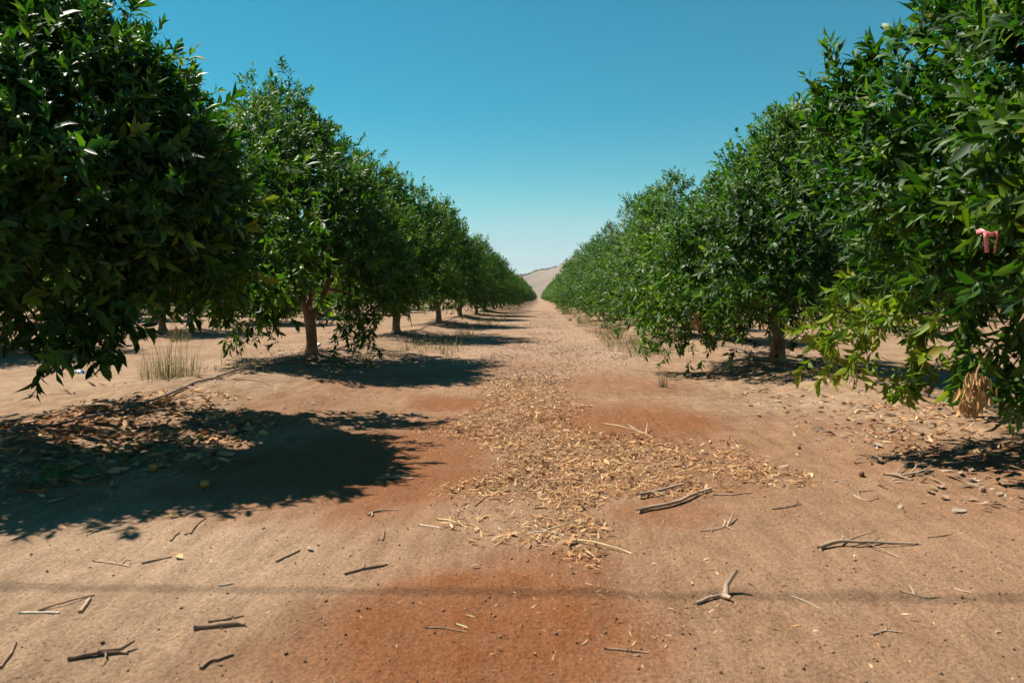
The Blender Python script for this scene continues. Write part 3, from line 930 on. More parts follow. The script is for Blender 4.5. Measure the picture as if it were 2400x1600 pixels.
# ---- the rest of the rows: a few different trees, copied and turned
PROTO = []
for k in range(6):                                           # even: left row, odd: right row with foliage to the ground
    rng = np.random.default_rng(500 + k)
    lf = crown(rng, 1.60 + 0.1 * (k % 2), 2.05, 3.40 + 0.14 * (k % 3), 0.52 if k % 2 == 0 else 0.20, n=2500, per=8, Lm=0.086, apex=(rng.normal(0, .15), rng.normal(0, .2)), seed=50 + 9 * k, lump=0.28, leaders=4, fill=4200, mid=0.31, profile=PC)
    T, limbs = trunk_meshes(rng, h0=0.55, r0=0.088, spread=0.8, top=2.3, nl=3, seg=8)
    PROTO.append((leaves_mesh('crown', lf, M_LEAF, False), T.mesh('trunk', M_BARK), [L.mesh('limb', M_BARK) for L in limbs]))
FAR = []
for k in range(3):
    rng = np.random.default_rng(600 + k)
    lf = crown(rng, 1.62, 2.3, 3.45 + 0.1 * k, 0.30, n=800, per=7, Lm=0.15, apex=(0, 0), seed=150 + 9 * k, lump=0.22, leaders=8, fill=1300, mid=0.34)
    T, limbs = trunk_meshes(rng, h0=0.55, r0=0.088, spread=0.8, top=2.0, nl=3, seg=6)
    FAR.append((leaves_mesh('crown', lf, M_LEAF, False), T.mesh('trunk', M_BARK), []))

def place_tree(proto, x, y, rz, sc, label, group):
    root = empty('orange_tree', (x, y, g1(x, y)))
    root.rotation_euler = (0, 0, rz)
    root.scale = sc
    tag(root, label, 'tree', group)
    link('trunk', proto[1], root)
    for q in proto[2]:
        link('limb', q, root)
    link('crown', proto[0], root)['kind'] = 'stuff'
    return root

ORD = ['first', 'second', 'third', 'fourth', 'fifth', 'sixth', 'seventh', 'eighth', 'ninth', 'tenth', 'eleventh', 'twelfth', 'thirteenth', 'fourteenth']
PR_RNG = np.random.default_rng(9)
ROWZ = {('right', 2): 0.84, ('right', 3): 1.12, ('right', 4): 0.92, ('right', 5): 1.08, ('left', 2): 1.02, ('left', 3): 1.06, ('left', 4): 0.94}
for side, ys, xr in (('left', left_y, ROW_L), ('right', right_y, ROW_R)):
    for i, y in enumerate(ys):
        if i < 2: continue
        x = xr + PR_RNG.normal(0, 0.06)
        far = y > 62
        pr = FAR[PR_RNG.integers(3)] if far else PROTO[(i * 2 + (side == 'right')) % 6]
        rz = math.pi * int(PR_RNG.integers(2)) + PR_RNG.normal(0, 0.08)
        s = 1 + PR_RNG.normal(0, 0.035)
        if i < 14:
            lab = f'orange tree {ORD[i]} from the camera in the row on the {side} of the lane'
        else:
            lab = f'small distant orange tree far down the row on the {side} of the lane'
        place_tree(pr, x, y, rz, (s, s, s * ROWZ.get((side, i), 1 + PR_RNG.normal(0, 0.10))), lab, f'orange trees in the {side} row')
for side, sg in (('left', -1), ('right', 1)):
    for rk, (xr, y0, n_) in enumerate([(9.6, 11.2, 8), (16.0, 14.5, 7), (22.4, 18.0, 6)]):
        for i in range(n_):
            y = y0 + 6.35 * i + PR_RNG.normal(0, 0.15)
            rz = math.pi * int(PR_RNG.integers(2)) + PR_RNG.normal(0, 0.1)
            s = 1 + PR_RNG.normal(0, 0.04)
            place_tree(PROTO[(2 * i + 2 * rk) % 6], sg * xr, y, rz, (s, s, s), f'partly hidden orange tree, {ORD[i]} from the camera in {ORD[rk + 1]} row back on the {side}', f'orange trees behind the {side} row')

# ------------------------------------------------------------------ pink ribbon tied in the right tree
def strip(pts, width, wdir):
    pts = np.asarray(pts, float)
    w = np.asarray(wdir, float) * width / 2
    V = np.concatenate((pts - w, pts + w))
    m = len(pts)
    f = np.array([[i, i + 1, m + i + 1, m + i] for i in range(m - 1)])
    return V, f
RBD = ribbon_depth
rb = at(2318, 545, RBD)
ribbon = empty('ribbon', tuple(rb))
tag(ribbon, 'pink plastic ribbon tied to a twig of the large tree on the right', 'ribbon')
q = lambda px, py, dd=0.0: at(px, py, RBD + dd) - rb
wv, wh = np.array([1.0, 0, 0]), np.array([0, 0.25, 0.97])
for nm, pts, wd, w in (('band', [q(2288, 545, .03), q(2300, 540), q(2312, 546, -.02), q(2325, 550, -.01), q(2338, 545, .01), q(2345, 552, .02)], wh, 0.018),
                       ('tail', [q(2310, 545, -.025), q(2311, 560, -.03), q(2312, 575, -.026), q(2313, 592, -.03)], wv, 0.017),
                       ('tail', [q(2336, 543, -.02), q(2339, 552, -.035), q(2335, 572, -.03), q(2331, 594, -.033)], wv * 0.8 + np.array([0, .5, 0]), 0.015)):
    V, f = strip(pts, w, wd)
    o = link(nm, mesh_data(nm, V, f, M_RIBBON), ribbon)
    sm = o.modifiers.new('thick', 'SOLIDIFY')
    sm.thickness = 0.0004

# ------------------------------------------------------------------ drip hoses and their stakes
def hose(xr, y0, y1, label, off):
    ys = np.arange(y0, y1, 0.12)
    xs = xr + off + 0.09 * noise2(ys * 0.55, ys * 0, 95 + int(xr)) + 0.03 * noise2(ys * 2.1, ys * 0, 96)
    zs = ground_z(xs, ys) + 0.016 + 0.010 * np.maximum(0, noise2(ys * 1.3, ys * 0, 97))
    o = link('drip_hose', Tubes().add(np.stack((xs, ys, zs), -1), 0.0095, 7).mesh('drip_hose', M_HOSE))
    tag(o, label, 'hose')
hose(ROW_L, 1.0, 60.0, 'dark drip irrigation hose lying along the berm on the left', 0.10)
hose(ROW_R, 1.0, 60.0, 'grey drip irrigation hose lying along the berm on the right', -0.12)

def stake(px, py, h, tilt, label):
    p = on_ground(px, py)
    e = p + np.array([tilt, 0, h])
    root = empty('emitter_stake', tuple(p))
    tag(root, label, 'stake')
    link('rod', Tubes().add([p - p - np.array([0, 0, .03]), (e - p) * .5, e - p], [0.005, 0.0045, 0.004], 6).mesh('rod', M_STAKE), root)
    link('clip', Tubes().add([(-0.02, -0.012, 0.012), (0, -0.012, 0.022), (0.02, -0.012, 0.012)], [0.006, 0.008, 0.006], 6).mesh('clip', M_STAKE), root)
stake(395, 893, 0.15, 0.0, 'thin dark emitter stake standing by the hose and grass clump')
stake(2037, 912, 0.13, 0.10, 'leaning dark emitter stake by the hose under the large tree on the right')

# ------------------------------------------------------------------ grasses and weeds
def blades(rng, n, rad, h, w, lean, mat, name, hs=0.35):
    """a tuft of bent grass blades round the origin"""
    ph = rng.random(n) * 6.2832
    rr = rad * np.sqrt(rng.random(n))
    b = np.stack((rr * np.cos(ph), rr * np.sin(ph) * 0.6, 0 * rr - 0.01), -1)
    H = h * np.exp(rng.normal(0, hs, n))
    ld = unit(np.stack((np.cos(ph) + rng.normal(0, .6, n), np.sin(ph) + rng.normal(0, .6, n), 0 * ph), -1))
    ln = lean * (0.4 + rng.random(n))
    sd = np.cross(ld, np.array([0, 0, 1.0])) * (w * 0.5)
    V = []
    for u in (0, 0.4, 0.75, 1.0):
        c = b + np.array([0, 0, 1.0]) * (H * (u - 0.18 * ln * u * u))[:, None] + ld * (H * ln * u * u)[:, None]
        k = (1 - u) ** 0.6
        V += [c - sd * k, c + sd * k] if u < 1 else [c]
    V = np.stack(V, 1)
    tf = np.array([[0, 1, 3], [0, 3, 2], [2, 3, 5], [2, 5, 4], [4, 5, 6]])
    F = (tf[None] + (np.arange(n) * 7)[:, None, None]).reshape(-1, 3)
    return mesh_data(name, V.reshape(-1, 3), F, mat)

grng = np.random.default_rng(77)
def grass_clump(px, py, label, n, rad, h, mat, stalks=(), lean=0.35, w=0.004):
    p = on_ground(px, py)
    root = empty('grass_clump', tuple(p))
    tag(root, label, 'grass')
    o = link('blades', blades(grng, n, rad, h, w, lean, mat, 'blades'), root)
    o['kind'] = 'stuff'
    for (sx, sy, hh, tx, head) in stalks:
        top = np.array([sx + tx, sy, hh])
        st = link('stalk', Tubes().add([(sx, sy, -0.01), (sx + tx * .25, sy, hh * .5), top], [0.0024, .002, .0013], 5).mesh('stalk', M_GRASS), root)
        if head:
            m = 90
            u = grng.random(m)
            d, s, nn = leaf_frame(np.stack((grng.normal(0, .6, m), grng.normal(0, .6, m), 1.0 + 0 * u), -1), grng.normal(0, 1, (m, 3)))
            P = top + np.stack((grng.normal(0, .008, m), grng.normal(0, .008, m), -0.05 + head * u), -1)
            L = 0.05 * (1.15 - u)
            link('seed_head', leaves_mesh('seed_head', dict(p=P, d=d, s=s, n=nn, L=L, W=L * 0.18, curl=0.15 + 0 * L, fold=0.3 + 0 * L), M_SEED, False), st)
    return root
grass_clump(398, 888, 'tall yellow-green grass clump with feathery seed heads on the left berm', 300, 0.30, 0.26, M_GRASS,
            [(0.02, 0, .60, .02, .15), (0.16, 0, .62, .08, .15), (-0.25, 0, .34, -.02, 0), (0.05, 0, .50, .05, 0), (-.12, .05, .44, -.08, 0), (0.22, 0, .40, .14, 0), (-.02, 0, .48, .10, .10), (.1, .05, .40, -.05, 0)])
grass_clump(540, 872, 'sparse thin weed stalks rising beside the hose and berm on the left', 26, 0.35, 0.20, M_GRASS, [(-.1, 0, .32, .04, 0), (.1, .05, .30, -.08, 0), (.3, .1, .30, .1, 0), (.0, .1, .35, .12, 0)])
grass_clump(1554, 908, 'small dry brown grass tuft beside the lane on the right', 60, 0.045, 0.15, M_GRASSB, (), 0.28, 0.003)
grass_clump(420, 800, 'green weed clump in the shade behind the left row', 90, 0.22, 0.26, M_GRASS, (), 0.4, 0.008)
grass_clump(850, 805, 'pale green weed beside the second tree trunk of the left row', 110, 0.20, 0.22, M_GRASS, (), 0.4, 0.006)
grass_clump(1365, 937, 'tiny pale dry grass wisp in the lane', 8, 0.03, 0.06, M_GRASSB, (), 0.5, 0.003) if False else None

def weed_patch():
    V, F, nv = [], [], 0
    pts = []
    for _ in range(900):
        y = 11 + 45 * grng.random() ** 1.3
        s = 1 if grng.random() < 0.72 else -1
        x = s * (1.45 + 0.9 * grng.random()) + grng.normal(0, .15)
        if noise2(np.array([x * .7]), np.array([y * .35]), 120)[0] < 0.0: continue
        pts.append((x, y))
    for (x, y) in pts:
        me = None
        n = 9
        ph = grng.random(n) * 6.28
        H = 0.12 * np.exp(grng.normal(0, .4, n))
        b = np.array([x, y, g1(x, y) - .01]) + np.stack((grng.normal(0, .05, n), grng.normal(0, .05, n), 0 * H), -1)
        t = b + np.stack((np.cos(ph) * H * .5, np.sin(ph) * H * .5, H), -1)
        sd = np.stack((np.sin(ph), -np.cos(ph), 0 * ph), -1) * 0.005
        V.append(np.stack((b - sd, b + sd, t), 1).reshape(-1, 3))
        F.append(np.arange(3 * n).reshape(-1, 3) + nv)
        nv += 3 * n
    o = link('dry_weeds', mesh_data('dry_weeds', np.concatenate(V), np.concatenate(F), M_GRASS, False))
    tag(o, 'sparse low dry weeds growing along the edges of the far lane', 'weeds', None, 'stuff')
weed_patch()

def broad_weed(px, py, n, rad, label):
    p = on_ground(px, py)
    root = empty('weed', tuple(p))
    tag(root, label, 'weed', 'green weeds under the left tree')
    for k in range(n):
        a = grng.random() * 6.28
        r_ = rad * math.sqrt(grng.random())
        e = np.array([r_ * math.cos(a), r_ * math.sin(a) * 0.7, 0.02 + 0.06 * grng.random()])
        link('stem', Tubes().add([(0, 0, 0), e * .5 + np.array([0, 0, .015]), e], [.002, .0017, .0013], 4).mesh('stem', M_WEED), root)
        d, s, nn = leaf_frame(np.array([[math.cos(a), math.sin(a), 0.1]]), np.array([[grng.normal(0, .4), grng.normal(0, .4) - .3, 1.0]]))
        o1 = np.ones(1)
        L = o1 * (0.04 + 0.025 * grng.random())
        link('leaf', leaves_mesh('leaf', dict(p=e[None], d=d, s=s, n=nn, L=L, W=L * 0.95, curl=.2 * o1, fold=.2 * o1), M_WEED, True), root)
broad_weed(172, 1122, 16, 0.13, 'low green broadleaf weed in dappled shade nearest the left edge')
broad_weed(312, 1075, 13, 0.12, 'low green broadleaf weed beside a fallen orange in the shade')
broad_weed(262, 1060, 7, 0.08, 'small green weed sprouting from the sunlit leaf litter on the left')
broad_weed(75, 1150, 7, 0.09, 'small yellowish weed in the dark litter at the left edge')

# ------------------------------------------------------------------ leaf litter
rows_px = [(1330, 1340, 1430), (1308, 1270, 1490), (1280, 1228, 1505), (1240, 1235, 1480), (1200, 1252, 1470), (1165, 1150, 1590), (1135, 1120, 1780), (1095, 1165, 1800), (1050, 1110, 1765), (1020, 1005, 1740), (995, 1025, 1700),
           (960, 1090, 1400), (930, 1110, 1330), (900, 1112, 1310), (880, 1105, 1420), (850, 1085, 1520), (800, 1130, 1490), (760, 1165, 1440), (720, 1215, 1345)]
band = []
for (py, xl, xr_) in rows_px:
    (a0, b0), (a1, b1) = gp(xl, py), gp(xr_, py)
    band.append(((b0 + b1) / 2, a0, a1))
band = np.array(sorted(band))
def lane_density(x, y):
    xl = np.interp(y, band[:, 0], band[:, 1])
    xr_ = np.interp(y, band[:, 0], band[:, 2])
    e = np.minimum(x - xl, xr_ - x)
    nz = noise2(x * 2.2, y * 1.6, 130) * 0.16 + noise2(x * 6, y * 5, 131) * 0.10
    d = sstep(-0.16, 0.20, e + nz * 1.3) * (1 + 0.5 * (1 - sstep(2.6, 3.4, y))) * (1 - 0.45 * sstep(4.2, 5.5, y) * (1 - sstep(7.5, 9.5, y)))
    cx, cy = gp(1490, 985)
    d = d * (1 - 0.93 * (1 - sstep(0.5, 1.1, np.hypot((x - cx) / 0.62, (y - cy) / 0.8) + nz)))
    d = d * (1 - sstep(0.35, 0.9, x) * (0.25 + 0.55 * (noise2(x * 3.1, y * 2.4, 134) > 0.05)))
    cx, cy = gp(1190, 1175)
    d = d * (1 - 0.7 * (1 - sstep(0.5, 1.1, np.hypot((x - cx) / 0.2, (y - cy) / 0.25))))
    return d * (y > band[0, 0] - .1)

def halo(x, y):
    xl = np.interp(y, band[:, 0], band[:, 1])
    xr_ = np.interp(y, band[:, 0], band[:, 2])
    e = np.minimum(x - xl, xr_ - x)
    return 0.10 * sstep(-0.55, 0.0, e + 0.25 * noise2(x * 2, y * 2, 135)) * (0.3 + 0.7 * (noise2(x * 3, y * 3, 136) > 0))

def litter(rng, x, y, Lm, W, lift, mat, name, hi=False, tilt=0.30):
    m = len(x)
    z = ground_z(x, y)
    a = rng.random(m) * 6.2832
    d = np.stack((np.cos(a), np.sin(a), rng.normal(0, 0.16, m)), -1)
    nn = np.stack((rng.normal(0, tilt, m), rng.normal(0, tilt, m), np.ones(m)), -1)
    d, s, nn = leaf_frame(d, nn)
    L = Lm * np.minimum(np.exp(rng.normal(0, 0.42, m)), 1.75)
    curl = rng.normal(0, 0.22, m)
    p = np.stack((x, y, z - 0.002 + lift * rng.random(m) ** 1.5 + np.maximum(0, curl) * L * 0.5), -1) - d * (L * 0.5)[:, None]
    lf = dict(p=p, d=d, s=s, n=nn, L=L, W=L * W * (0.6 + 0.8 * rng.random(m)), curl=curl, fold=rng.normal(0.2, 0.4, m))
    return leaves_mesh(name, lf, mat, hi)

def scatter(rng, n, x0, x1, y0, y1, dens, ypow=1.0):
    x = x0 + (x1 - x0) * rng.random(n)
    y = y0 + (y1 - y0) * rng.random(n) ** ypow
    k = rng.random(n) < dens(x, y)
    return x[k], y[k]

lr = np.random.default_rng(88)
x, y = scatter(lr, 190000, -1.7, 2.3, 1.8, 8.0, lambda a, b: np.maximum(lane_density(a, b), halo(a, b)))
pick_ = lr.choice(3, len(x), p=[0.40, 0.52, 0.08])
pick_[lane_density(x, y) < 0.15] = 0
tag(link('leaf_litter', litter(lr, x, y, np.array([0.018, 0.030, 0.040])[pick_], np.array([0.13, 0.17, 0.26])[pick_], 0.018, M_LITTER, 'leaf_litter', True, 0.36)), 'windrow of shredded tan dry leaves along the middle of the lane', 'leaf litter', None, 'stuff')
x, y = scatter(lr, 75000, -1.9, 2.0, 7.5, 48, lambda a, b: lane_density(a, b) * (0.15 + 0.75 * sstep(-.35, .35, noise2(a * 1.6, b * 0.9, 133))), 1.7)
tag(link('leaf_litter', litter(lr, x, y, 0.040, 0.30, 0.006, M_LITTERP, 'leaf_litter')), 'pinkish shredded leaf litter covering the far lane', 'leaf litter', None, 'stuff')

def under(cx, cy, rx, ry):
    return lambda a, b: 1 - sstep(0.7, 1.15, np.hypot((a - cx) / rx, (b - cy) / ry) + 0.28 * noise2(a * 2.4, b * 2.4, 140))
x, y = scatter(lr, 5200, -4.4, -1.6, 2.2, 6.4, under(-2.75, 4.1, 0.95, 1.55))
tag(link('leaf_litter', litter(lr, x, y, 0.056, 0.36, 0.03, M_LITTERW, 'leaf_litter', True, 0.6)), 'brown dry leaves piled in the shade under the large tree on the left', 'leaf litter', None, 'stuff')
x, y = scatter(lr, 4600, 1.7, 4.4, 2.6, 6.6, under(2.95, 4.5, 0.80, 1.35))
tag(link('leaf_litter', litter(lr, x, y, 0.048, 0.24, 0.03, M_LITTER, 'leaf_litter', True, 0.6)), 'golden dry leaves piled under the large tree on the right', 'leaf litter', None, 'stuff')
def berm(a, b):
    d = np.zeros_like(a)
    for xr in ROWS[:4]:
        u = np.abs(a - xr)
        d = np.maximum(d, np.exp(-((u - 0.85) / 0.42) ** 2) * sstep(-0.12, 0.45, noise2(a * 1.1, b * 0.8, 150)) + 0.35 * np.exp(-(u / 0.5) ** 2) * sstep(-.2, .5, noise2(a * 2, b * 2, 151)))
    return np.clip(d, 0, 1)
x, y = scatter(lr, 70000, -11.5, 11.5, 3.0, 30, berm, 1.35)
tag(link('leaf_litter', litter(lr, x, y, 0.055, 0.34, 0.012, M_LITTERG, 'leaf_litter')), 'greyish dry leaves drifted along the berms of the tree rows', 'leaf litter', None, 'stuff')
x, y = scatter(lr, 20000, -4.5, 4.5, 1.4, 16, lambda a, b: 0.25 + 0.75 * (noise2(a * 1.2, b * 1.2, 160) > 0.15) + 0 * a, 1.4)
tag(link('leaf_litter', litter(lr, x, y, 0.017, 0.22, 0.002, M_LITTER, 'leaf_litter')), 'thin scatter of straw bits and leaf crumbs over the bare soil', 'leaf litter', None, 'stuff')

# clods and crumbs of soil
def clods():
    n = 9000
    x = -4 + 8 * lr.random(n)
    y = 1.4 + 9 * lr.random(n) ** 1.5
    r_ = np.minimum(0.0026 * np.exp(lr.normal(0, 0.5, n)), 0.006)
    z = ground_z(x, y) + r_ * 0.25
    o6 = np.array([[1, 0, 0], [-1, 0, 0], [0, 1, 0], [0, -1, 0], [0, 0, 1], [0, 0, -1.0]])
    V = np.stack((x, y, z), -1)[:, None, :] + o6[None] * r_[:, None, None] * (0.6 + 0.8 * lr.random((n, 6, 1))) + lr.normal(0, 0.25, (n, 6, 3)) * r_[:, None, None]
    tf = np.array([[0, 2, 4], [2, 1, 4], [1, 3, 4], [3, 0, 4], [2, 0, 5], [1, 2, 5], [3, 1, 5], [0, 3, 5]])
    F = (tf[None] + (np.arange(n) * 6)[:, None, None]).reshape(-1, 3)
    tag(link('soil_crumbs', mesh_data('soil_crumbs', V.reshape(-1, 3), F, M_CLOD, False)), 'small soil crumbs and grit scattered over the bare ground', 'soil crumbs', None, 'stuff')
clods()

# ------------------------------------------------------------------ sticks on the bare ground
def stick(pxs, r_, mat, label, name='stick', forks=(), lift=0.0, cat_='stick', rough=0.25, rest=0.0):
    P = [on_ground(*q) for q in pxs]
    base = P[0].copy()
    P = np.array(P)
    # resample with a little crookedness
    t = np.linspace(0, len(P) - 1, 9)
    Q = np.stack([np.interp(t, np.arange(len(P)), P[:, k]) for k in range(3)], -1)
    L = np.linalg.norm(P[-1] - P[0])
    Q[1:-1] += lr.normal(0, 0.007 * L, (7, 3)) * np.array([1, 1, 0.2])
    Q[:, 2] = np.maximum(Q[:, 2], ground_z(Q[:, 0], Q[:, 1])) + r_ * 0.5 + rest + lift * np.sin(np.linspace(0, np.pi, 9))
    r_ = r_ * 0.70
    rad = r_ * np.linspace(1.05, 0.7, 9) * (1 + lr.normal(0, 0.08, 9))
    root = empty(name, tuple(base))
    tag(root, label, cat_)
    link('stem', Tubes().add(Q, rad, 8, rough, int(lr.integers(99))).mesh('stem', mat, base), root)
    for (k, pxy, rf, up) in forks:
        e = on_ground(*pxy)
        s0 = Q[k]
        e = e + np.array([0, 0, up + rf])
        mid_ = (s0 + e) / 2 + lr.normal(0, 0.006, 3)
        link('side_twig', Tubes().add([s0, mid_, e], [rf, rf * .85, rf * .5], 6, rough).mesh('side_twig', mat, base), root)
    return root

G = on_ground
stick([(1495, 1203), (1585, 1182), (1640, 1158), (1667, 1150)], 0.0125, M_STICK, 'longest thick weathered stick at the edge of the leaf windrow', rest=0.006)
stick([(1497, 1170), (1550, 1158), (1601, 1143)], 0.0125, M_STICK, 'shorter thick stick lying just behind the longest one', rest=0.014)
stick([(1670, 1161), (1715, 1160), (1762, 1155)], 0.0055, M_STICK, 'thin pale stick pointing away to the right of the thick sticks')
stick([(1508, 1155), (1552, 1172), (1590, 1182)], 0.0026, M_STRAW, 'yellow straw lying across the two thick sticks', 'straw', (), 0.03, 'straw', 0.05)
stick([(1810, 1194), (1840, 1190), (1877, 1182)], 0.0045, M_STICKD, 'dark forked twig right of the thick sticks', 'twig', [(4, (1838, 1207), .004, 0), (6, (1868, 1175), .003, .01)], 0, 'twig')
stick([(1994, 1157), (2018, 1170), (2036, 1176), (2059, 1166)], 0.0038, M_STICKP, 'pale bent twig below the bleached branch', 'twig', [(3, (2012, 1152), .003, .01)], 0, 'twig')
stick([(2012, 1152), (2048, 1149)], 0.0045, M_STICK, 'short straight twig just above the pale bent twig', 'twig', (), 0, 'twig')
stick([(2070, 1113), (2110, 1120), (2150, 1114), (2185, 1104)], 0.0095, M_STICKP, 'bleached split branch with spiky side twigs on the right', 'branch',
      [(2, (2120, 1098), .005, .02), (4, (2150, 1098), .005, .03), (3, (2175, 1108), .006, .02), (1, (2135, 1126), .006, 0), (5, (2215, 1135), .003, 0), (6, (2182, 1100), .004, .02)], 0.01, 'branch')
stick([(1920, 1288), (1960, 1278), (2010, 1281), (2072, 1272)], 0.0125, M_STICKP, 'curved tan strip of bark lying with twigs on the pale soil', 'bark_strip',
      [(6, (2110, 1308), .003, 0), (5, (2158, 1275), .004, 0), (3, (1975, 1262), .005, .02), (4, (2050, 1258), .004, .02)], 0.012, 'bark')
stick([(2040, 1268), (2100, 1276), (2158, 1276)], 0.004, M_STICKD, 'dark thin twig behind the curved bark strip', 'twig', (), 0, 'twig')
stick([(1641, 1246), (1680, 1241), (1712, 1233)], 0.004, M_STICK, 'brown twig with a crumpled dry sprout at its end', 'twig', [(7, (1719, 1214), .005, .02), (6, (1697, 1224), .004, .01), (7, (1718, 1242), .003, 0)], 0, 'twig')
stick([(1630, 1416), (1665, 1405), (1700, 1397)], 0.0075, M_STICK, 'broken knobbly stick with an upturned end on the wire shadow', 'broken_stick', [(8, (1727, 1380), .011, .05), (7, (1712, 1408), .011, 0), (5, (1662, 1394), .004, .01)], 0.004)
stick([(2173, 1260), (2200, 1258), (2229, 1252)], 0.0032, M_STICKD, 'thin dark twig alone on pale soil near the right edge', 'twig', (), 0, 'twig')
stick([(2108, 1386), (2140, 1393), (2170, 1402), (2200, 1399)], 0.0042, M_STICKP, 'pale crooked twig on the wire shadow at right', 'twig', [(3, (2120, 1378), .004, .01)], 0, 'twig')
stick([(2231, 1379), (2255, 1386), (2277, 1390)], 0.0045, M_STICK, 'short reddish twig near the right edge', 'twig', (), 0, 'twig')
stick([(2043, 1489), (2075, 1478), (2112, 1482)], 0.0042, M_STICK, 'small bent twig low on the right below the wire shadow', 'twig', [(4, (2078, 1470), .003, .01)], 0, 'twig')
stick([(159, 1546), (230, 1535), (298, 1531)], 0.0075, M_STICKD, 'dark forked stick near the bottom left corner', 'stick', [(4, (316, 1516), .0065, .012), (5, (240, 1560), .003, 0)], 0.004)
stick([(455, 1475), (515, 1468), (574, 1466)], 0.0115, M_STICKD, 'thick dark knobby stick in the lower left', 'stick', [(6, (545, 1455), .005, .01)])
stick([(488, 1458), (530, 1452), (572, 1443)], 0.0045, M_STICKD, 'thin twig just behind the thick dark knobby stick', 'twig', (), 0, 'twig')
stick([(88, 1433), (150, 1418), (222, 1395)], 0.0045, M_STICKD, 'long thin dark twig on the left below the wire shadow', 'twig', (), 0.006, 'twig')
stick([(188, 1436), (200, 1420), (212, 1403)], 0.008, M_STICK, 'short stubby stick beside the long thin dark twig', 'stick')
stick([(46, 1437), (90, 1437), (140, 1436)], 0.0055, M_STRAWP, 'flat pale straw near the left edge', 'straw', (), 0, 'straw', .05)
stick([(0, 1566), (20, 1540), (38, 1508)], 0.0065, M_STICKD, 'dark stick cut by the left edge of the picture', 'stick')
stick([(471, 1568), (490, 1550), (515, 1546), (547, 1534)], 0.0065, M_STICKD, 'dark bent stick at the bottom left of centre', 'stick', [(4, (520, 1560), .004, 0)])
stick([(218, 1314), (262, 1320), (306, 1327)], 0.0042, M_STICK, 'thin grey-brown twig on the left above the wire shadow', 'twig', [(6, (308, 1318), .004, .005)], 0, 'twig')
stick([(331, 1321), (365, 1313), (402, 1305)], 0.0055, M_STICK, 'grey twig right beside a single brown curled leaf', 'twig', (), 0, 'twig')
stick([(400, 1268), (410, 1256), (420, 1248)], 0.0052, M_STICKD, 'short dark twig below the left tree shadow', 'twig', (), 0, 'twig')
stick([(446, 1251), (455, 1237), (482, 1216)], 0.0055, M_STICKD, 'crooked dark twig below the left tree shadow', 'twig', [(2, (432, 1254), .004, 0)], 0, 'twig')
stick([(647, 1317), (675, 1303), (702, 1290)], 0.0062, M_STICKP, 'tapering tan stick left of the red soil', 'stick')
stick([(807, 1347), (850, 1334), (908, 1323)], 0.0068, M_STICKD, 'knotted dark stick at the edge of the red soil', 'stick', [(4, (853, 1328), .006, .004)])
stick([(436, 1205), (458, 1199), (480, 1195)], 0.004, M_STICKD, 'tiny dark twig at the edge of the left tree shadow', 'twig', (), 0, 'twig')
stick([(513, 1373), (530, 1371), (547, 1367)], 0.005, M_STRAWP, 'short white straw on the wire shadow at left', 'straw', (), 0, 'straw', .05)
stick([(883, 1121), (925, 1119), (966, 1122)], 0.0055, M_STICK, 'brown twig bundle lying flat on red soil left of the windrow', 'twig', [(1, (960, 1113), .004, .004), (2, (910, 1112), .004, 0)], 0, 'twig')
stick([(862, 1208), (875, 1200), (897, 1195)], 0.0065, M_STICKP, 'stubby forked tan twig on pale soil left of centre', 'twig', [(3, (870, 1212), .005, 0), (5, (950, 1194), .003, 0)], 0, 'twig')
stick([(896, 1267), (899, 1256), (901, 1244)], 0.006, M_STICKD, 'short dark peg of wood left of centre', 'stick')
stick([(979, 1230), (1005, 1233), (1031, 1237)], 0.0040, M_STRAWP, 'pale flat straw left of the windrow', 'straw', (), 0, 'straw', .05)
stick([(1023, 1217), (1060, 1226), (1096, 1236)], 0.0050, M_STRAW, 'golden straw left of the windrow', 'straw', (), 0.006, 'straw', .05)
stick([(996, 1471), (1040, 1472), (1095, 1482)], 0.0036, M_STICKD, 'thin dark twig lying on the dark red soil', 'twig', (), 0, 'twig')
stick([(1068, 1463), (1082, 1467), (1096, 1472)], 0.0042, M_STRAW, 'short golden straw on the dark red soil', 'straw', (), 0, 'straw', .05)
stick([(1331, 1266), (1400, 1281), (1480, 1298)], 0.0055, M_STRAW, 'long golden straw at the near end of the windrow', 'straw', (), 0.012, 'straw', .05)
stick([(1230, 1254), (1275, 1255), (1320, 1256)], 0.0042, M_STRAWP, 'pale straw across the near left part of the windrow', 'straw', (), 0.016, 'straw', .05)
stick([(1265, 1250), (1310, 1246), (1375, 1222)], 0.0055, M_STRAW, 'brown-gold stalk slanting over the near windrow', 'straw', (), 0.018, 'straw', .05)
stick([(1148, 1149), (1195, 1151), (1244, 1150)], 0.005, M_STRAW, 'golden straw on the left tongue of the windrow', 'straw', (), 0.01, 'straw', .05)
stick([(1112, 1186), (1130, 1172), (1150, 1160)], 0.0045, M_STICKD, 'dark twig hanging off the left tongue of the windrow', 'twig', (), 0, 'twig')
stick([(1409, 992), (1460, 1004), (1505, 1015)], 0.005, M_STRAW, 'thin straw on the red patch behind the windrow', 'straw', (), 0.01, 'straw', .05)
stick([(1470, 996), (1500, 1012), (1530, 1026)], 0.006, M_STICK, 'dark twig on the red patch behind the windrow', 'twig', [(6, (1518, 1005), .006, .05), (4, (1460, 1020), .004, 0)], 0, 'twig')
stick([(1416, 1520), (1455, 1524), (1519, 1530)], 0.0045, M_STICKD, 'dark twig low in the picture right of the red soil', 'twig', [(5, (1500, 1538), .005, 0)], 0, 'twig')
stick([(1850, 1395), (1880, 1408), (1920, 1425)], 0.0018, M_STRAWP, 'hair-thin pale straw crossing the wire shadow', 'straw', (), 0.004, 'straw', .05)
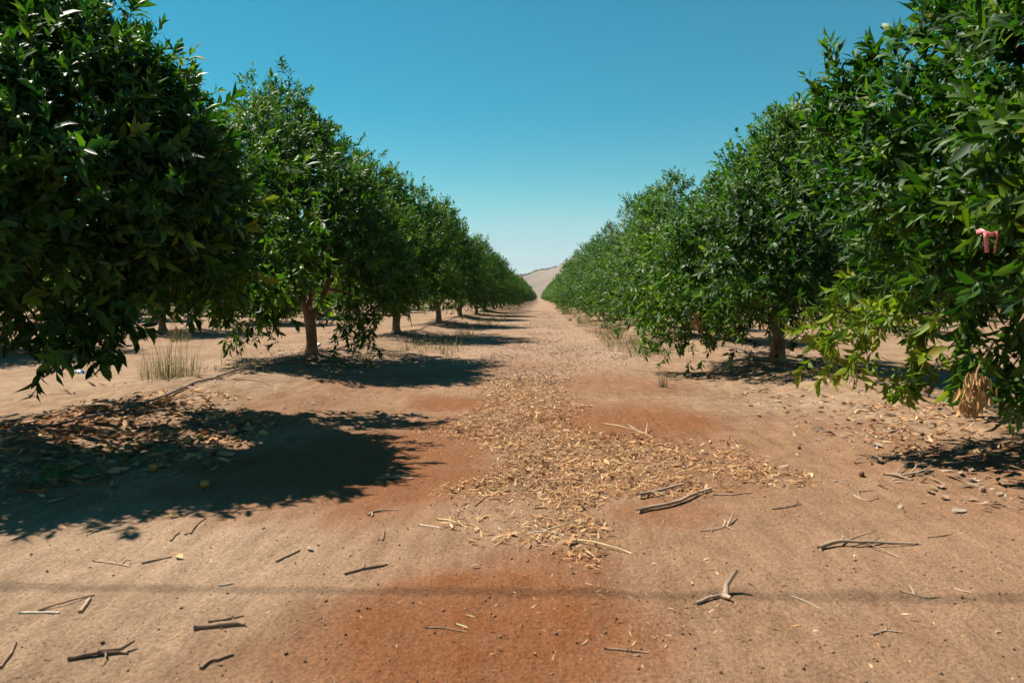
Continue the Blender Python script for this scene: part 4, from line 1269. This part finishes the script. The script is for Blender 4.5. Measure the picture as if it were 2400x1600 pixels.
stick([(545, 889), (610, 893), (640, 905), (655, 918)], 0.006, M_STICKP, 'pale curved twig on the berm beside the left hose', 'twig', [(5, (648, 926), .004, 0)], 0, 'twig')
stick([(1700, 868), (1715, 855), (1740, 862)], 0.006, M_STICKP, 'pale dead twig lying under the second right tree', 'twig', [(3, (1760, 850), .005, .06), (2, (1725, 845), .004, .08)], 0.02, 'twig')

# single curled leaves one can pick out
def lone_leaf(px, py, L, label, mat=M_LITTER):
    p = on_ground(px, py)
    a = lr.random() * 6.28
    o1 = np.ones(1)
    d, s, nn = leaf_frame(np.array([[math.cos(a), math.sin(a) * .4, 0.12]]), np.array([[lr.normal(0, .3), lr.normal(0, .3) - .3, 1.0]]))
    me = leaves_mesh('fallen_leaf', dict(p=-d * L / 2 + np.array([[0, 0, .012]]), d=d, s=s, n=nn, L=L * o1, W=.42 * L * o1, curl=.25 * o1, fold=.7 * o1), mat, True)
    tag(link('fallen_leaf', me, None, tuple(p)), label, 'leaf')
lone_leaf(419, 1309, 0.05, 'single brown curled leaf at the end of a grey twig', M_DEAD)
lone_leaf(409, 1212, 0.055, 'single tan leaf just below the left tree shadow', M_DEAD)
lone_leaf(725, 1288, 0.045, 'single pale leaf beside the tapering tan stick', M_LITTERG)
lone_leaf(1112, 1330, 0.035, 'single pale chip of leaf on the red soil')
lone_leaf(300, 1018, 0.11, 'large yellowish dry leaf in the shade under the left tree', M_SEED)
lone_leaf(140, 1072, 0.12, 'large pale dry leaf in the shade at left', M_LITTERG)
lone_leaf(2185, 1148, 0.06, 'yellowish crumpled leaf below the bleached branch', M_SEED)

# ------------------------------------------------------------------ fallen fruit and scraps
def ball(px, py, r_, mat, label, name='fallen_orange', cat_='orange', rough=0.05):
    p = on_ground(px, py)
    root = empty(name, (p[0], p[1], p[2] + r_ * 0.88))
    tag(root, label, cat_)
    link('rind', ball_mesh('rind', r_, mat, int(px), rough), root)
    st = Tubes().add([(0, 0, r_ * .82), (0.001, 0, r_ * .98)], [r_ * .12, r_ * .09], 5)
    o = link('stem_button', st.mesh('stem_button', M_TWIG), root)
    o.rotation_euler = (lr.normal(0, .9), lr.normal(0, .9), 0)
ball(469, 1031, 0.020, M_FRUITY, 'small bright yellow fallen fruit on the litter under the left tree')
ball(440, 1033, 0.019, M_FRUITG, 'dull green fallen fruit next to the bright yellow one')
ball(359, 1104, 0.021, M_FRUITO, 'orange fallen fruit beside a green weed in the shade')
ball(480, 1143, 0.021, M_FRUITO, 'orange fallen fruit alone at the edge of the left tree shadow')
ball(487, 1097, 0.020, M_FRUITB, 'blackened dried fruit in the left tree shadow', 'dried_orange', 'orange', 0.15)
ball(2019, 1116, 0.015, M_FRUITB, 'small brown dried fruit left of the bleached branch', 'dried_orange', 'orange', 0.12)
ball(2174, 922, 0.034, M_FRUITB, 'round reddish brown dried fruit by the hose on the right', 'dried_orange', 'orange', 0.12)
ball(2022, 881, 0.017, M_FRUITY, 'tiny yellow fallen fruit behind the hose on the right')
ball(1873, 1052, 0.011, M_FRUITB, 'tiny dark dried fruitlet on bare soil right of the windrow', 'dried_orange', 'orange', 0.15)
ball(1660, 884, 0.026, M_FRUITB, 'dark dried fruit on the berm below the second right tree', 'dried_orange', 'orange', 0.2)
ball(2304, 1153, 0.012, M_FRUITB, 'small dark shrivelled fallen fruit near the right edge')

def scrap(px, py, w, h, mat, label):
    p = on_ground(px, py)
    u, v = np.meshgrid(np.linspace(-.5, .5, 7), np.linspace(-.5, .5, 5), indexing='ij')
    V = np.stack((u * w, v * w * .7, h * (0.5 + noise2(u * 4 + px, v * 4, 170)) + .004), -1).reshape(-1, 3)
    I, J = np.meshgrid(np.arange(6), np.arange(4), indexing='ij')
    F = np.stack((I * 5 + J, (I + 1) * 5 + J, (I + 1) * 5 + J + 1, I * 5 + J + 1), -1).reshape(-1, 4)
    o = link('plastic_scrap', mesh_data('plastic_scrap', V, F, mat), None, tuple(p))
    o.modifiers.new('thick', 'SOLIDIFY').thickness = 0.001
    tag(o, label, 'scrap')
scrap(189, 874, 0.10, 0.03, M_BLUE, 'crumpled blue plastic scrap on the sunlit soil behind the left tree')
scrap(745, 815, 0.10, 0.06, M_WHITE, 'crumpled white plastic scrap beside the second left trunk')
scrap(258, 948, 0.06, 0.03, M_WHITE, 'small white scrap by the left hose')

# ------------------------------------------------------------------ overhead wire whose shadow crosses the foreground
def wire(pa, pb, h, label):
    a, b = np.array([*gp(*pa), 0]), np.array([*gp(*pb), 0])
    d = (b - a) / np.linalg.norm(b - a)
    up = np.array(SUN) / SUN.z * h
    u = np.linspace(-22, 22, 60)[:, None]
    P = (a + b) / 2 + up + d * u + np.array([0, 0, 1.0]) * (u / 22) ** 2 * 0.25
    tag(link('overhead_wire', Tubes().add(P, 0.0095, 6).mesh('overhead_wire', M_WIRE)), label, 'wire')
wire((200, 1388), (2300, 1412), 6.6, 'overhead wire casting the thin shadow across the foreground soil')

# ------------------------------------------------------------------ shrubs on the far ridge
def shrubs():
    rg = np.random.default_rng(5)
    V, F, nv = [], [], 0
    for k in range(900):
        x = rg.uniform(-260, 420)
        y = rg.normal(2720, 50) if rg.random() < 0.55 else rg.uniform(2000, 2750)
        if y < 2640 and noise2(np.array([x / 90]), np.array([y / 160]), 180)[0] < 0.12: continue
        z = hill_z(np.array([x]), np.array([y]))[0]
        m = 26
        r_ = rg.uniform(1.8, 4.6)
        c = np.array([x, y, z + r_ * .6]) + rg.normal(0, .5, (m, 3)) * np.array([r_ * 1.4, r_, r_ * .7])
        d, s, nn = leaf_frame(rg.normal(0, 1, (m, 3)), rg.normal(0, 1, (m, 3)))
        L = np.full(m, r_ * 1.1)
        v = leaf_verts(c, d, s, nn, L, L * .8, 0 * L, .3 + 0 * L, False).reshape(-1, 3)
        V.append(v)
        F.append((LEAF_LO_F[None] + (np.arange(m) * 5)[:, None, None]).reshape(-1, 3) + nv)
        nv += len(v)
    mm = plain_material('far_shrub', (0.06, 0.065, 0.03), 0.8)
    tag(link('shrubs', mesh_data('shrubs', np.concatenate(V), np.concatenate(F), mm, False)), 'dark scrub dotted along the ridge of the golden hill', 'scrub', None, 'stuff')
shrubs()
# ------------------------------------------------------------------ dusty air
def haze():
    x0, x1, y0, y1, z0, z1 = gx[0] - 50, gx[-1] + 50, gy[0] - 50, gy[-1] + 50, -3.0, 420.0
    V = [(x, y, z) for z in (z0, z1) for (x, y) in ((x0, y0), (x1, y0), (x1, y1), (x0, y1))]
    F = [(3, 2, 1, 0), (4, 5, 6, 7), (0, 1, 5, 4), (1, 2, 6, 5), (2, 3, 7, 6), (3, 0, 4, 7)]
    m = bpy.data.materials.new('dusty_air')
    m.use_nodes = True
    nn = m.node_tree.nodes
    nn.remove(nn['Principled BSDF'])
    pv = nn.new('ShaderNodeVolumePrincipled')
    pv.inputs['Color'].default_value = (0.80, 0.84, 0.90, 1)
    pv.inputs['Density'].default_value = 0.00008
    m.node_tree.links.new(pv.outputs[0], nn['Material Output'].inputs['Volume'])
    tag(link('haze', mesh_data('haze', V, F, m, False)), 'thin pale haze in the air over the far hill', 'haze', None, 'stuff')
haze()
print('TRIS', sum(len(m.polygons) for m in bpy.data.meshes), 'OBJ', len(bpy.data.objects))
